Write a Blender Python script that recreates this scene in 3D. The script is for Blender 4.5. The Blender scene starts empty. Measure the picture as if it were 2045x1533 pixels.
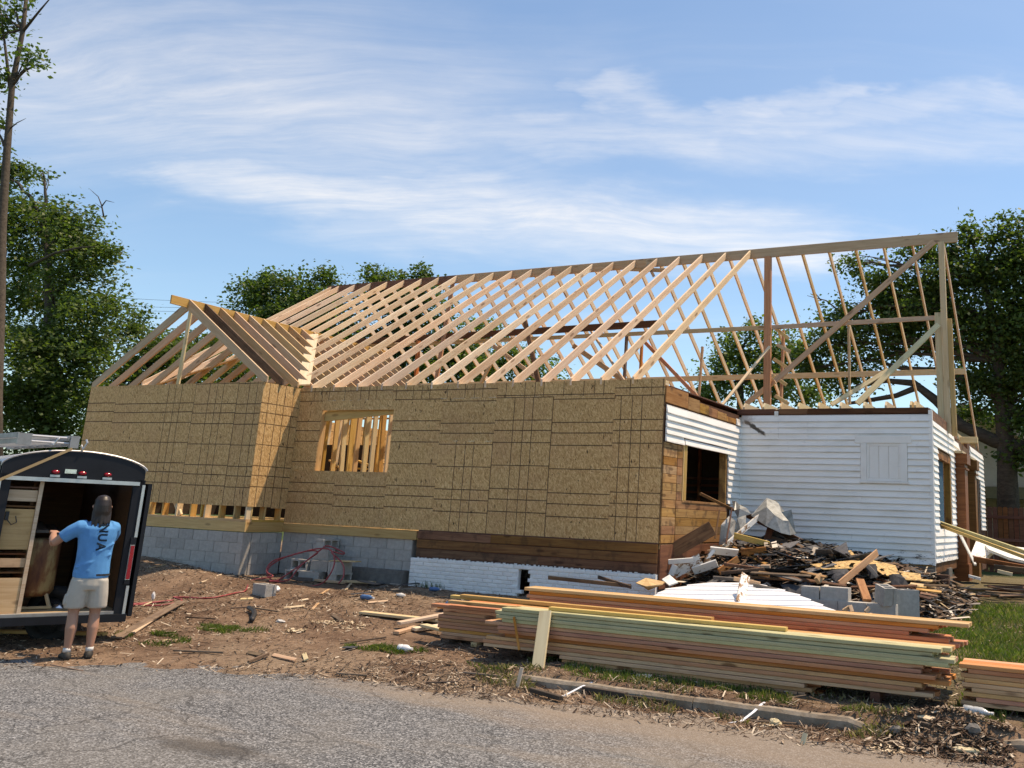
import bpy, math, random
import numpy as np
from mathutils import Vector, Matrix, Euler
rnd = random.Random(7)
NP = np.random.RandomState(11)
scene = bpy.context.scene
COL = scene.collection
RAD = math.radians

# ------------------------------------------------------------------ camera
# X runs along the house front, Y goes away from the street, Z is up; Z = 0 is the street.
CAM = Vector((10.9363, -13.8722, 1.827))
FPX, PPX, PPY, WPX, HPX = 1815.595, 1320.956, 626.009, 2045.0, 1533.0
FWD = Vector((-0.4120, 0.8849, 0.2172)).normalized()
RGT = Vector((0.9096, 0.4135, 0.0410)); RGT = (RGT - FWD * RGT.dot(FWD)).normalized(); DWN = FWD.cross(RGT)
cam_d = bpy.data.cameras.new('camera'); cam = bpy.data.objects.new('camera', cam_d); COL.objects.link(cam)
cam_d.sensor_width = 36.0; cam_d.lens = FPX * 36.0 / WPX
cam_d.shift_x = -(PPX - WPX / 2) / WPX; cam_d.shift_y = -(HPX / 2 - PPY) / WPX
cam_d.clip_end = 3000.0; cam_d.clip_start = 0.05
m3 = Matrix((RGT, -DWN, -FWD)).transposed()
cam.matrix_world = Matrix.Translation(CAM) @ m3.to_4x4()
scene.camera = cam

def at(px, py, X=None, Y=None, Z=None):
    """point of the place on a known plane that lies in the direction of a picture point"""
    d = RGT * ((px - PPX) / FPX) + DWN * ((py - PPY) / FPX) + FWD
    if X is not None: t = (X - CAM.x) / d.x
    elif Y is not None: t = (Y - CAM.y) / d.y
    else: t = (Z - CAM.z) / d.z
    return CAM + d * t

# ------------------------------------------------------------------ light
SUN_DIR = Vector((0.30, 0.31, 1.0)).normalized()          # towards the sun
SUN_EL = math.asin(SUN_DIR.z); SUN_AZ = math.atan2(SUN_DIR.x, SUN_DIR.y)
sun_d = bpy.data.lights.new('sun', 'SUN'); sun = bpy.data.objects.new('sun', sun_d); COL.objects.link(sun)
sun_d.energy = 2.9; sun_d.angle = RAD(0.53); sun_d.color = (1.0, 0.975, 0.935)
sun.rotation_euler = (-SUN_DIR).to_track_quat('-Z', 'Y').to_euler()
sun.location = (20, 20, 60)
scene.view_settings.view_transform = 'Standard'; scene.view_settings.look = 'None'
scene.view_settings.gamma = 1.0; scene.view_settings.exposure = 0.80; scene.view_settings.use_curve_mapping = False
scene.view_settings.use_white_balance = True; scene.view_settings.white_balance_temperature = 10000; scene.view_settings.white_balance_tint = 16
scene.cycles.max_bounces = 5; scene.cycles.diffuse_bounces = 3; scene.cycles.glossy_bounces = 2; scene.cycles.transmission_bounces = 3; scene.cycles.transparent_max_bounces = 8
scene.cycles.use_denoising = True; scene.cycles.use_adaptive_sampling = True; scene.cycles.adaptive_threshold = .02

# ------------------------------------------------------------------ node helper
def S(r, g, b):
    f = lambda c: (c / 255) / 12.92 if c / 255 <= .04045 else ((c / 255 + .055) / 1.055) ** 2.4
    return (f(r), f(g), f(b), 1.0)
def V(r, g, b): return (r, g, b, 1.0)

class Nodes:
    def __init__(s, nt): s.nt = nt; s.N = nt.nodes; s.L = nt.links
    def put(s, sock, v):
        if isinstance(v, bpy.types.NodeSocket): s.L.new(v, sock)
        elif v is not None:
            try: sock.default_value = v
            except Exception:
                try: sock.default_value = v[:3]
                except Exception: sock.default_value = (v, v, v)
    def n(s, t, ins=None, **kw):
        nd = s.N.new('ShaderNode' + t)
        for k, v in kw.items(): setattr(nd, k, v)
        for k, v in (ins or {}).items(): s.put(nd.inputs[k], v)
        return nd
    def m(s, op, a, b=None, c=None, clamp=False):
        nd = s.N.new('ShaderNodeMath'); nd.operation = op; nd.use_clamp = clamp
        s.put(nd.inputs[0], a)
        if b is not None: s.put(nd.inputs[1], b)
        if c is not None: s.put(nd.inputs[2], c)
        return nd.outputs[0]
    def vm(s, op, a, b=None, scale=None):
        nd = s.N.new('ShaderNodeVectorMath'); nd.operation = op; s.put(nd.inputs[0], a)
        if b is not None: s.put(nd.inputs[1], b)
        if scale is not None: s.put(nd.inputs['Scale'], scale)
        return nd.outputs[1] if op in ('DOT_PRODUCT', 'LENGTH', 'DISTANCE') else nd.outputs[0]
    def mix(s, f, a, b, blend='MIX'):
        nd = s.N.new('ShaderNodeMix'); nd.data_type = 'RGBA'; nd.blend_type = blend
        s.put(nd.inputs[0], f); s.put(nd.inputs[6], a); s.put(nd.inputs[7], b); return nd.outputs[2]
    def ramp(s, f, stops, interp='LINEAR'):
        nd = s.N.new('ShaderNodeValToRGB'); nd.color_ramp.interpolation = interp
        e = nd.color_ramp.elements
        while len(e) < len(stops): e.new(0.5)
        for el, (p, c) in zip(e, stops):
            el.position = p; el.color = c if isinstance(c, tuple) else (c, c, c, 1)
        s.put(nd.inputs[0], f); return nd.outputs[0]
    def step(s, f, lo, hi):
        nd = s.N.new('ShaderNodeMapRange'); nd.clamp = True; nd.interpolation_type = 'SMOOTHSTEP'
        s.put(nd.inputs[0], f); s.put(nd.inputs[1], lo); s.put(nd.inputs[2], hi); return nd.outputs[0]
    def noise(s, vec, scale, detail=4, rough=.55, dist=0.0):
        return s.n('TexNoise', {'Vector': vec, 'Scale': scale, 'Detail': detail, 'Roughness': rough, 'Distortion': dist}).outputs[0]
    def scale(s, vec, xyz): return s.vm('MULTIPLY', vec, xyz)
    def sep(s, vec): return s.n('SeparateXYZ', {0: vec}).outputs

MATS = {}
def material(name):
    m = bpy.data.materials.new(name); m.use_nodes = True
    g = Nodes(m.node_tree); g.N.clear(); MATS[name] = m
    g.o = g.N.new('ShaderNodeOutputMaterial')
    return m, g
def finish(g, base, rough=.7, bump=None, bstr=.3, bdist=.01, metallic=0.0, spec=.4, emit=None, alpha=None, trans=None):
    p = g.N.new('ShaderNodeBsdfPrincipled')
    g.put(p.inputs['Base Color'], base); g.put(p.inputs['Roughness'], rough); g.put(p.inputs['Metallic'], metallic)
    g.put(p.inputs['Specular IOR Level'], spec)
    if trans is not None: g.put(p.inputs['Transmission Weight'], trans)
    if bump is not None:
        b = g.n('Bump', {'Height': bump, 'Strength': bstr, 'Distance': bdist}); g.L.new(b.outputs[0], p.inputs['Normal'])
    g.L.new(p.outputs[0], g.o.inputs[0]); return p

# ------------------------------------------------------------------ sky
world = bpy.data.worlds.new('World'); scene.world = world; world.use_nodes = True; world.cycles.sampling_method = 'MANUAL'; world.cycles.sample_map_resolution = 512
g = Nodes(world.node_tree); g.N.clear()
wo = g.N.new('ShaderNodeOutputWorld'); bg = g.N.new('ShaderNodeBackground'); g.L.new(bg.outputs[0], wo.inputs[0])
sky = g.N.new('ShaderNodeTexSky'); sky.sky_type = 'NISHITA'; sky.sun_disc = False
sky.sun_elevation = SUN_EL; sky.sun_rotation = SUN_AZ; sky.air_density = 1.0; sky.dust_density = 0.6; sky.ozone_density = 2.0
bg.inputs[1].default_value = 0.15
dirv = g.n('TexCoord').outputs['Generated']
dx, dy, dz = g.sep(dirv)
den = g.m('ADD', g.m('MAXIMUM', dz, 0.0), 0.16)
pv = g.n('CombineXYZ', {0: g.m('DIVIDE', dx, den), 1: g.m('DIVIDE', dy, den), 2: 0.0}).outputs[0]
CLOUD_ROT = RAD(-24)
rot = g.n('VectorRotate', {'Vector': pv, 'Angle': CLOUD_ROT}, rotation_type='Z_AXIS').outputs[0]
warp = g.n('TexNoise', {'Vector': rot, 'Scale': 0.9, 'Detail': 3, 'Roughness': .5}).outputs[1]
rw = g.vm('ADD', rot, g.vm('MULTIPLY', g.vm('SUBTRACT', warp, (.5, .5, .5)), (1.1, .55, 0)))
veil = g.noise(g.scale(rw, (.55, 1.0, 1)), 0.9, 5, .55)
strand = g.noise(g.vm('ADD', g.scale(rw, (.32, 2.3, 1)), (3.1, 7.4, 0)), 1.5, 8, .62)
fibre = g.noise(g.scale(rw, (1.3, 9.0, 1)), 2.2, 6, .65)
cl = g.m('MULTIPLY', g.step(strand, .46, .80), g.m('ADD', .55, g.m('MULTIPLY', fibre, .9)))
cl = g.m('MULTIPLY', cl, g.step(veil, .34, .62))
cl = g.m('ADD', cl, g.m('MULTIPLY', g.step(veil, .34, .80), .40), clamp=True)
# drawn-out cirrus streaks: soft bands along known lines of the sky, combed by the fibre noise
def sky_uv(px, py):
    d = (RGT * ((px - PPX) / FPX) + DWN * ((py - PPY) / FPX) + FWD).normalized(); q = max(d.z, 0) + .16
    x, y = d.x / q, d.y / q; c, s = math.cos(CLOUD_ROT), math.sin(CLOUD_ROT); return Vector((x * c - y * s, x * s + y * c, 0))
rs = g.vm('ADD', rot, g.vm('MULTIPLY', g.vm('SUBTRACT', g.n('TexNoise', {'Vector': g.scale(rot, (1, 1.6, 1)), 'Scale': 2.6, 'Detail': 5, 'Roughness': .6}).outputs[1], (.5, .5, .5)), (.55, .42, 0)))
def streak(pts, wpx, amount):
    best = None; A0 = sky_uv(*pts[len(pts) // 2]); wd = (sky_uv(pts[len(pts) // 2][0], pts[len(pts) // 2][1] + wpx) - A0).length
    for a, b in zip(pts[:-1], pts[1:]):
        A_, B_ = sky_uv(*a), sky_uv(*b); ab = B_ - A_; pa = g.vm('SUBTRACT', rs, tuple(A_))
        t = g.m('DIVIDE', g.vm('DOT_PRODUCT', pa, tuple(ab)), ab.length_squared, clamp=True)
        dd = g.vm('LENGTH', g.vm('SUBTRACT', pa, g.vm('SCALE', tuple(ab), scale=t))); best = dd if best is None else g.m('MINIMUM', best, dd)
    return g.m('MULTIPLY', g.m('SUBTRACT', 1.0, g.step(best, 0.0, wd * 1.8)), amount)
tot = None
for pts, wpx, am in (([(470, 362), (1040, 430), (1600, 490)], 50, .46), ([(700, 425), (1400, 505)], 46, .28), ([(780, 215), (1120, 268), (1420, 278)], 40, .27),
                     ([(1215, 195), (1440, 236), (2100, 182)], 30, .28), ([(1490, 205), (1760, 156)], 24, .30), ([(1380, 288), (2100, 275)], 42, .20), ([(-200, 120), (760, 250)], 140, .30)):
    s_ = streak(pts, wpx, am); tot = s_ if tot is None else g.m('MAXIMUM', tot, s_)
fib2 = g.noise(g.scale(rw, (1.0, 5.0, 1)), 4.5, 7, .66)
tot = g.m('MULTIPLY', tot, g.m('MULTIPLY', g.m('POWER', g.m('ADD', fibre, fib2), 1.6), 1.0))
cl = g.m('MULTIPLY', g.m('ADD', g.m('MULTIPLY', cl, .26), tot, clamp=True), .80)
skyc = g.mix(1.0, sky.outputs[0], V(0.47, 0.71, 0.92), 'MULTIPLY')
cloudc = V(3.9, 4.6, 5.6)
g.L.new(g.mix(cl, skyc, cloudc), bg.inputs[0])

# ------------------------------------------------------------------ object helpers
def tag(o, label=None, cat=None, group=None, kind=None):
    if label: o['label'] = label
    if cat: o['category'] = cat
    if group: o['group'] = group
    if kind: o['kind'] = kind
    return o
def mesh(name, verts, faces, uvs=None, smooth=False):
    me = bpy.data.meshes.new(name); me.from_pydata([tuple(v) for v in verts], [], faces)
    if uvs:
        l = me.uv_layers.new(name='UVMap'); l.data.foreach_set('uv', [c for uv in uvs for c in uv])
    if smooth: me.polygons.foreach_set('use_smooth', [True] * len(me.polygons))
    me.update(); return me
def add(name, me, mat=None, parent=None, M=None, **kw):
    if mat is not None and not me.materials: me.materials.append(MATS[mat] if isinstance(mat, str) else mat)
    o = bpy.data.objects.new(name, me); COL.objects.link(o)
    if M is not None: o.matrix_world = M
    if parent is not None: o.parent = parent
    tag(o, **kw); return o
def empty(name, loc=(0, 0, 0), parent=None, rz=0.0, **kw):
    o = bpy.data.objects.new(name, None); COL.objects.link(o); o.location = loc; o.rotation_euler = (0, 0, rz)
    o.empty_display_size = .2
    if parent is not None: o.parent = parent
    tag(o, **kw); return o

class MB:
    """collects shapes for ONE mesh"""
    def __init__(s): s.v = []; s.f = []; s.mi = []
    def raw(s, verts, faces, mi=0):
        b = len(s.v); s.v += [Vector(v) for v in verts]; s.f += [tuple(i + b for i in f) for f in faces]; s.mi += [mi] * len(faces)
    def box(s, x0, y0, z0, x1, y1, z1, M=None, mi=0):
        v = [Vector(c) for c in ((x0, y0, z0), (x1, y0, z0), (x1, y1, z0), (x0, y1, z0), (x0, y0, z1), (x1, y0, z1), (x1, y1, z1), (x0, y1, z1))]
        if M is not None: v = [M @ c for c in v]
        s.raw(v, [(0, 3, 2, 1), (4, 5, 6, 7), (0, 1, 5, 4), (1, 2, 6, 5), (2, 3, 7, 6), (3, 0, 4, 7)], mi)
    def tube(s, pts, rad, n=8, mi=0, cap=True):
        pts = [Vector(p) for p in pts]; rads = rad if isinstance(rad, (list, tuple)) else [rad] * len(pts)
        b = len(s.v); prev = None
        for i, p in enumerate(pts):
            t = (pts[min(i + 1, len(pts) - 1)] - pts[max(i - 1, 0)]).normalized()
            u = prev - t * prev.dot(t) if prev is not None else (Vector((0, 0, 1)).cross(t) if abs(t.z) < .95 else Vector((1, 0, 0)).cross(t))
            u.normalize(); prev = u; w = t.cross(u)
            for k in range(n):
                a = 2 * math.pi * k / n; s.v.append(p + (u * math.cos(a) + w * math.sin(a)) * rads[i])
        for i in range(len(pts) - 1):
            for k in range(n):
                s.f.append((b + i * n + k, b + i * n + (k + 1) % n, b + (i + 1) * n + (k + 1) % n, b + (i + 1) * n + k)); s.mi.append(mi)
        if cap:
            s.f.append(tuple(b + k for k in reversed(range(n)))); s.mi.append(mi)
            s.f.append(tuple(b + (len(pts) - 1) * n + k for k in range(n))); s.mi.append(mi)
    def loft(s, rings, mi=0, cap=True):
        b = len(s.v); n = len(rings[0])
        for r in rings: s.v += [Vector(p) for p in r]
        for i in range(len(rings) - 1):
            for k in range(n):
                s.f.append((b + i * n + k, b + i * n + (k + 1) % n, b + (i + 1) * n + (k + 1) % n, b + (i + 1) * n + k)); s.mi.append(mi)
        if cap:
            s.f.append(tuple(b + k for k in reversed(range(n)))); s.f.append(tuple(b + (len(rings) - 1) * n + k for k in range(n))); s.mi += [mi, mi]
    def prism(s, poly, d, M=None, mi=0):
        """poly: list of (x, z); extruded along y from 0 to d"""
        n = len(poly); v = [Vector((x, 0, z)) for x, z in poly] + [Vector((x, d, z)) for x, z in poly]
        if M is not None: v = [M @ c for c in v]
        f = [tuple(range(n)), tuple(range(2 * n - 1, n - 1, -1))] + [(i, n + i, n + (i + 1) % n, (i + 1) % n) for i in range(n)]
        s.raw(v, f, mi)
    def mesh(s, name, smooth=False, mats=None):
        me = mesh(name, s.v, s.f, smooth=smooth)
        if mats:
            for m in mats: me.materials.append(MATS[m])
            me.polygons.foreach_set('material_index', s.mi)
        return me
    def build(s, name, mat, parent=None, smooth=False, M=None, **kw):
        mats = mat if isinstance(mat, (list, tuple)) else [mat]
        return add(name, s.mesh(name, smooth, mats), None, parent, M, **kw)

BOXES = {}
def box_mesh(L, W, H, mat, split=0.0):
    """board: x from 0 to L, y and z centred, slightly eased edges"""
    k = (round(L, 2), round(W, 3), round(H, 3), mat)
    if k not in BOXES:
        e = min(.004, W * .2, H * .2); y, z = W / 2, H / 2
        prof = [(-y + e, -z), (y - e, -z), (y, -z + e), (y, z - e), (y - e, z), (-y + e, z), (-y, z - e), (-y, -z + e)]
        v = [(0, a, b) for a, b in prof] + [(L, a, b) for a, b in prof]
        f = [tuple(range(7, -1, -1)), tuple(range(8, 16))] + [(i, (i + 1) % 8, 8 + (i + 1) % 8, 8 + i) for i in range(8)]
        me = mesh('board', v, f); me.materials.append(MATS[mat]); BOXES[k] = me
    return BOXES[k]
def frame(p0, p1, up=(0, 0, 1), roll=0.0):
    x = (Vector(p1) - Vector(p0)).normalized(); u = Vector(up)
    if abs(x.dot(u.normalized())) > .995: u = Vector((0, 1, 0))
    y = u.cross(x).normalized(); z = x.cross(y)
    M = Matrix((x, y, z)).transposed().to_4x4()
    if roll: M = M @ Matrix.Rotation(roll, 4, 'X')
    M.translation = Vector(p0); return M
def board(name, p0, p1, w, h, mat, parent=None, up=(0, 0, 1), roll=0.0, **kw):
    """plank from p0 to p1: w across (horizontal when up is z), h along up"""
    L = (Vector(p1) - Vector(p0)).length
    o = add(name, box_mesh(L, w, h, mat), None, None, frame(p0, p1, up, roll), **kw)
    if parent is not None: o.parent = parent
    return o

# value noise on arrays (for the ground)
def vnoise(x, y, seed=0):
    xi = np.floor(x).astype(np.int64); yi = np.floor(y).astype(np.int64); fx = x - xi; fy = y - yi
    fx = fx * fx * (3 - 2 * fx); fy = fy * fy * (3 - 2 * fy)
    def h(a, b):
        n = (a * 374761393 + b * 668265263 + seed * 1274126177) & 0x7fffffff
        n = ((n ^ (n >> 13)) * 1274126177) & 0x7fffffff
        return ((n ^ (n >> 16)) & 0xffff) / 65535.0
    return (h(xi, yi) * (1 - fx) + h(xi + 1, yi) * fx) * (1 - fy) + (h(xi, yi + 1) * (1 - fx) + h(xi + 1, yi + 1) * fx) * fy
def fbm(x, y, o=4, seed=0):
    s = 0; a = .5
    for i in range(o): s = s + a * (vnoise(x * 2 ** i, y * 2 ** i, seed + i) - .5); a *= .5
    return s
# ------------------------------------------------------------------ materials
def wood(name, c1, c2, var=.16, rough=.72, knot=.5, dirt=0.0, dirtc=None, hue=.012, grain=1.0, bstr=.25):
    m, g = material(name)
    oc = g.n('TexCoord').outputs['Object']; oi = g.n('ObjectInfo').outputs['Random']
    off = g.vm('SCALE', (37.0, 91.0, 53.0), scale=oi); v = g.vm('ADD', oc, off)
    a = g.noise(g.scale(v, (.9, 14, 14)), 1.6 * grain, 5, .6, .6)
    b = g.noise(g.scale(v, (2.2, 70, 70)), 1.8 * grain, 3, .6)
    c = g.noise(v, 2.1, 3, .5)
    f = g.m('ADD', g.m('MULTIPLY', a, .75), g.m('MULTIPLY', b, .35))
    base = g.mix(g.step(f, .36, .74), c1, c2)
    base = g.mix(g.m('MULTIPLY', g.step(c, .5, .8), .35), base, c2)
    if knot:
        vo = g.n('TexVoronoi', {'Vector': g.scale(v, (1.7, 5.5, 5.5)), 'Scale': 1.0, 'Randomness': 1.0}).outputs['Distance']
        k = g.m('MULTIPLY', g.m('SUBTRACT', 1.0, g.step(vo, .10, .20)), knot)
        base = g.mix(k, base, V(c2[0] * .35, c2[1] * .28, c2[2] * .25))
    if dirt:
        d = g.step(g.noise(v, 3.3, 6, .65), .5, .62)
        base = g.mix(g.m('MULTIPLY', d, dirt), base, dirtc)
    hs = g.n('HueSaturation', {'Color': base,
        'Hue': g.m('ADD', .5 - hue, g.m('MULTIPLY', g.m('FRACT', g.m('MULTIPLY', oi, 17.3)), 2 * hue)),
        'Saturation': g.m('ADD', .85, g.m('MULTIPLY', g.m('FRACT', g.m('MULTIPLY', oi, 7.7)), .3)),
        'Value': g.m('ADD', 1 - var, g.m('MULTIPLY', oi, 2 * var))}).outputs[0]
    finish(g, hs, rough, bump=f, bstr=bstr, bdist=.004, spec=.3); return m
wood('new_lumber', V(.76, .60, .44), V(.62, .42, .28), .17, knot=.7, hue=.008)
wood('pale_lumber', V(.70, .565, .36), V(.60, .44, .25), .10, knot=.4)
wood('yellow_lumber', V(.60, .40, .17), V(.48, .285, .105), .14, knot=.5)
wood('fir_lumber', V(.60, .27, .125), V(.46, .17, .07), .16, knot=.6, hue=.012)
wood('tan_lumber', V(.62, .44, .28), V(.50, .32, .185), .15, knot=.6)
wood('stack_lumber', V(.64, .345, .175), V(.50, .235, .105), .17, knot=.9, hue=.014, dirt=.30, dirtc=V(.34, .20, .12))
wood('green_lumber', V(.53, .48, .27), V(.43, .39, .20), .09, knot=.8, hue=.006, dirt=.25, dirtc=V(.30, .26, .15))
wood('white_top_lumber', V(.68, .56, .40), V(.58, .44, .27), .08, knot=.3)
wood('old_timber', V(.155, .068, .038), V(.085, .034, .02), .25, .85, .4, hue=.01)
wood('old_sheathing', V(.46, .25, .11), V(.30, .14, .055), .22, .85, .75, .65, V(.11, .055, .03), bstr=.4)
wood('old_siding', V(.25, .12, .06), V(.145, .06, .032), .2, .8, .7, .5, V(.06, .03, .018))
wood('weathered_wood', V(.22, .145, .095), V(.12, .07, .045), .35, .9, .4, .5, V(.07, .045, .03))
wood('grey_wood', V(.20, .17, .145), V(.12, .10, .085), .3, .9, .3)
wood('orange_column', V(.26, .11, .038), V(.16, .058, .018), .12, .5, .2)
wood('fence_wood', V(.20, .085, .048), V(.125, .05, .028), .2, .85, .3)
wood('plywood', V(.60, .38, .20), V(.47, .27, .125), .14, .65, .5, .35, V(.26, .14, .07))
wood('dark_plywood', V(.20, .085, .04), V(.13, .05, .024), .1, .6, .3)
wood('bark', V(.10, .078, .058), V(.045, .034, .026), .15, .95, 0, grain=.6, bstr=.9)
wood('stick_wood', V(.22, .155, .11), V(.12, .08, .055), .4, .95, 0)

def painted_wood(name, white, bare, amount, lo=.52):
    m, g = material(name)
    oc = g.n('TexCoord').outputs['Object']; oi = g.n('ObjectInfo').outputs['Random']
    v = g.vm('ADD', oc, g.vm('SCALE', (37., 91., 53.), scale=oi))
    pe = g.step(g.noise(g.scale(v, (1.2, 2.2, 2.2)), 5.5, 8, .7), lo, lo + .05)
    dirt = g.noise(v, 2.3, 5, .6)
    base = g.mix(g.m('MULTIPLY', g.step(dirt, .4, .8), .3), white, V(white[0] * .7, white[1] * .68, white[2] * .63))
    base = g.mix(g.m('MULTIPLY', pe, amount), base, bare)
    finish(g, base, .6, bump=pe, bstr=-.4, bdist=.004); return m
painted_wood('white_trim', V(.76, .76, .73), V(.27, .19, .13), .8, .60)
painted_wood('window_paint', V(.84, .83, .80), V(.45, .42, .38), .5, .66)
painted_wood('peeling_white', V(.74, .73, .70), V(.26, .14, .07), 1.0, .50)

# clapboard paint: dirty white, lap shadow lines painted in, a torn smear high on the left, rot low on the right
m, g = material('clapboard_paint')
pos = g.n('NewGeometry').outputs['Position']; X_, Y_, Z_ = g.sep(pos)
n1 = g.noise(g.scale(pos, (1.0, 1.0, 3.5)), 1.3, 5, .6); n2 = g.noise(pos, 9, 6, .7); n3 = g.noise(g.scale(pos, (2.6, 2.6, 9)), 2.0, 8, .8)
base = g.mix(g.m('MULTIPLY', g.step(n1, .42, .72), .6), V(.90, .89, .865), V(.74, .725, .68))
base = g.mix(g.m('MULTIPLY', g.step(n2, .58, .75), .30), base, V(.50, .49, .46))
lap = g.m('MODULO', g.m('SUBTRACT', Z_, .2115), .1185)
lap_shadow = g.m('MULTIPLY', g.m('SUBTRACT', 1.0, g.step(lap, .004, .016)), g.m('ADD', .15, g.m('MULTIPLY', n1, .7)))  # dark line stands in for the shadow under each lap
base = g.mix(g.m('MULTIPLY', lap_shadow, g.m('SUBTRACT', 1.0, g.step(X_, 8.38, 8.42))), base, V(.24, .225, .20))
low = g.m('MULTIPLY', g.m('SUBTRACT', 1.0, g.step(Z_, 1.20, 1.75)), g.step(X_, 6.3, 7.9))
rot_ = g.step(g.m('ADD', n3, g.m('MULTIPLY', low, .20)), .73, .77)
rot_ = g.m('MULTIPLY', rot_, g.step(low, .02, .2))
base = g.mix(rot_, base, V(.075, .06, .05))
# smear running down from the top left corner of the old front wall
ln = g.m('ABSOLUTE', g.m('SUBTRACT', g.m('ADD', Z_, g.m('MULTIPLY', g.m('SUBTRACT', X_, 4.70), .62)), 3.80))
wob = g.m('MULTIPLY', g.m('SUBTRACT', g.noise(pos, 6, 5, .7), .5), .16)
sm = g.m('SUBTRACT', 1.0, g.step(g.m('ADD', ln, wob), .025, .06))
sm = g.m('MULTIPLY', sm, g.m('MULTIPLY', g.m('SUBTRACT', 1.0, g.step(X_, 5.13, 5.19)), g.step(Y_, 3.4, 3.6)))
sm = g.m('MULTIPLY', sm, g.step(X_, 4.70, 4.74))
base = g.mix(sm, base, V(.10, .085, .07))
st = g.m('MULTIPLY', g.m('SUBTRACT', 1.0, g.step(g.m('ADD', X_, g.m('MULTIPLY', n2, .5)), 5.0, 5.2)), g.step(Z_, 3.62, 3.78))
st = g.m('MULTIPLY', st, g.step(Y_, 3.4, 3.6))
base = g.mix(g.m('MULTIPLY', st, .55), base, V(.32, .25, .20))
finish(g, base, .55, bump=g.m('ADD', n2, rot_), bstr=.15, bdist=.004)

# OSB: flakes plus the printed nailing grid
def osb(name, vert):
    m, g = material(name)
    uv = g.n('UVMap', uv_map='UVMap').outputs[0]; oi = g.n('ObjectInfo').outputs['Random']
    v = g.vm('ADD', uv, g.vm('SCALE', (13., 29., 7.), scale=oi))
    w = g.n('TexNoise', {'Vector': v, 'Scale': 6.0, 'Detail': 2}).outputs[1]
    vw = g.vm('ADD', v, g.vm('SCALE', w, scale=.10))
    f1 = g.n('TexVoronoi', {'Vector': g.scale(vw, (64, 25, 1)), 'Scale': 1.0}).outputs['Color']
    r2 = g.n('VectorRotate', {'Vector': vw, 'Angle': .6}, rotation_type='Z_AXIS').outputs[0]
    f2 = g.n('TexVoronoi', {'Vector': g.scale(r2, (30, 80, 1)), 'Scale': 1.0}).outputs['Color']
    r3 = g.n('VectorRotate', {'Vector': vw, 'Angle': -.5}, rotation_type='Z_AXIS').outputs[0]
    f3 = g.n('TexVoronoi', {'Vector': g.scale(r3, (95, 22, 1)), 'Scale': 1.0}).outputs['Color']
    s1 = g.sep(f1)[0]; s2 = g.sep(f2)[1]; s3 = g.sep(f3)[0]
    t = g.m('ADD', g.m('MULTIPLY', s1, .38), g.m('ADD', g.m('MULTIPLY', s2, .27), g.m('MULTIPLY', s3, .35)))
    base = g.ramp(t, [(.15, V(.37, .20, .08)), (.40, V(.53, .315, .135)), (.62, V(.63, .395, .18)), (.9, V(.78, .535, .285))])
    big = g.noise(v, 1.1, 4, .6)
    base = g.mix(g.m('MULTIPLY', g.step(big, .42, .7), .35), base, V(.50, .27, .14))
    spot = g.step(g.noise(g.scale(vw, (15, 5, 1)), 1.5, 2, .5), .69, .72)
    fl2 = g.step(g.noise(g.scale(r3, (26, 6, 1)), 1.4, 3, .6), .60, .66)
    base = g.mix(g.m('MULTIPLY', fl2, .45), base, V(.20, .10, .04))
    base = g.mix(g.m('MULTIPLY', spot, .85), base, V(.055, .03, .015))
    ux, uy, _ = g.sep(uv)
    def lines(c, wdt):
        r = g.m('MODULO', g.m('ADD', c, 12.2), 1.22); best = None
        for q in (.40, .615, .80, 1.213):
            d = g.m('ABSOLUTE', g.m('SUBTRACT', r, q)); best = d if best is None else g.m('MINIMUM', best, d)
        return g.m('SUBTRACT', 1.0, g.step(best, wdt * .55, wdt))
    wob = g.m('MULTIPLY', g.m('SUBTRACT', g.noise(uv, 3.0, 2), .5), .008)
    ink = lines(g.m('ADD', uy, wob), .012)
    if vert: ink = g.m('MAXIMUM', ink, lines(g.m('ADD', ux, wob), .010))
    fade = g.m('ADD', .52, g.m('MULTIPLY', g.noise(uv, 2.5, 3), .6), clamp=True)
    base = g.mix(g.m('MULTIPLY', ink, fade), base, V(.045, .022, .014))
    hs = g.n('HueSaturation', {'Color': base, 'Value': g.m('ADD', .93, g.m('MULTIPLY', oi, .14))}).outputs[0]
    finish(g, hs, .75, bump=t, bstr=.25, bdist=.004, spec=.25)
osb('osb_lines', False); osb('osb_grid', True)
m, g = material('osb_plain')
oc = g.n('TexCoord').outputs['Object']
f1 = g.sep(g.n('TexVoronoi', {'Vector': g.scale(oc, (28, 45, 45)), 'Scale': 1.0}).outputs['Color'])[0]
pe = g.step(g.noise(oc, 7, 6, .7), .58, .62)
base = g.ramp(f1, [(.1, V(.38, .22, .09)), (.5, V(.53, .34, .14)), (.9, V(.66, .47, .22))])
finish(g, g.mix(g.m('MULTIPLY', pe, .75), base, V(.06, .045, .035)), .8, bump=f1, bstr=.5, bdist=.01)

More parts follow.
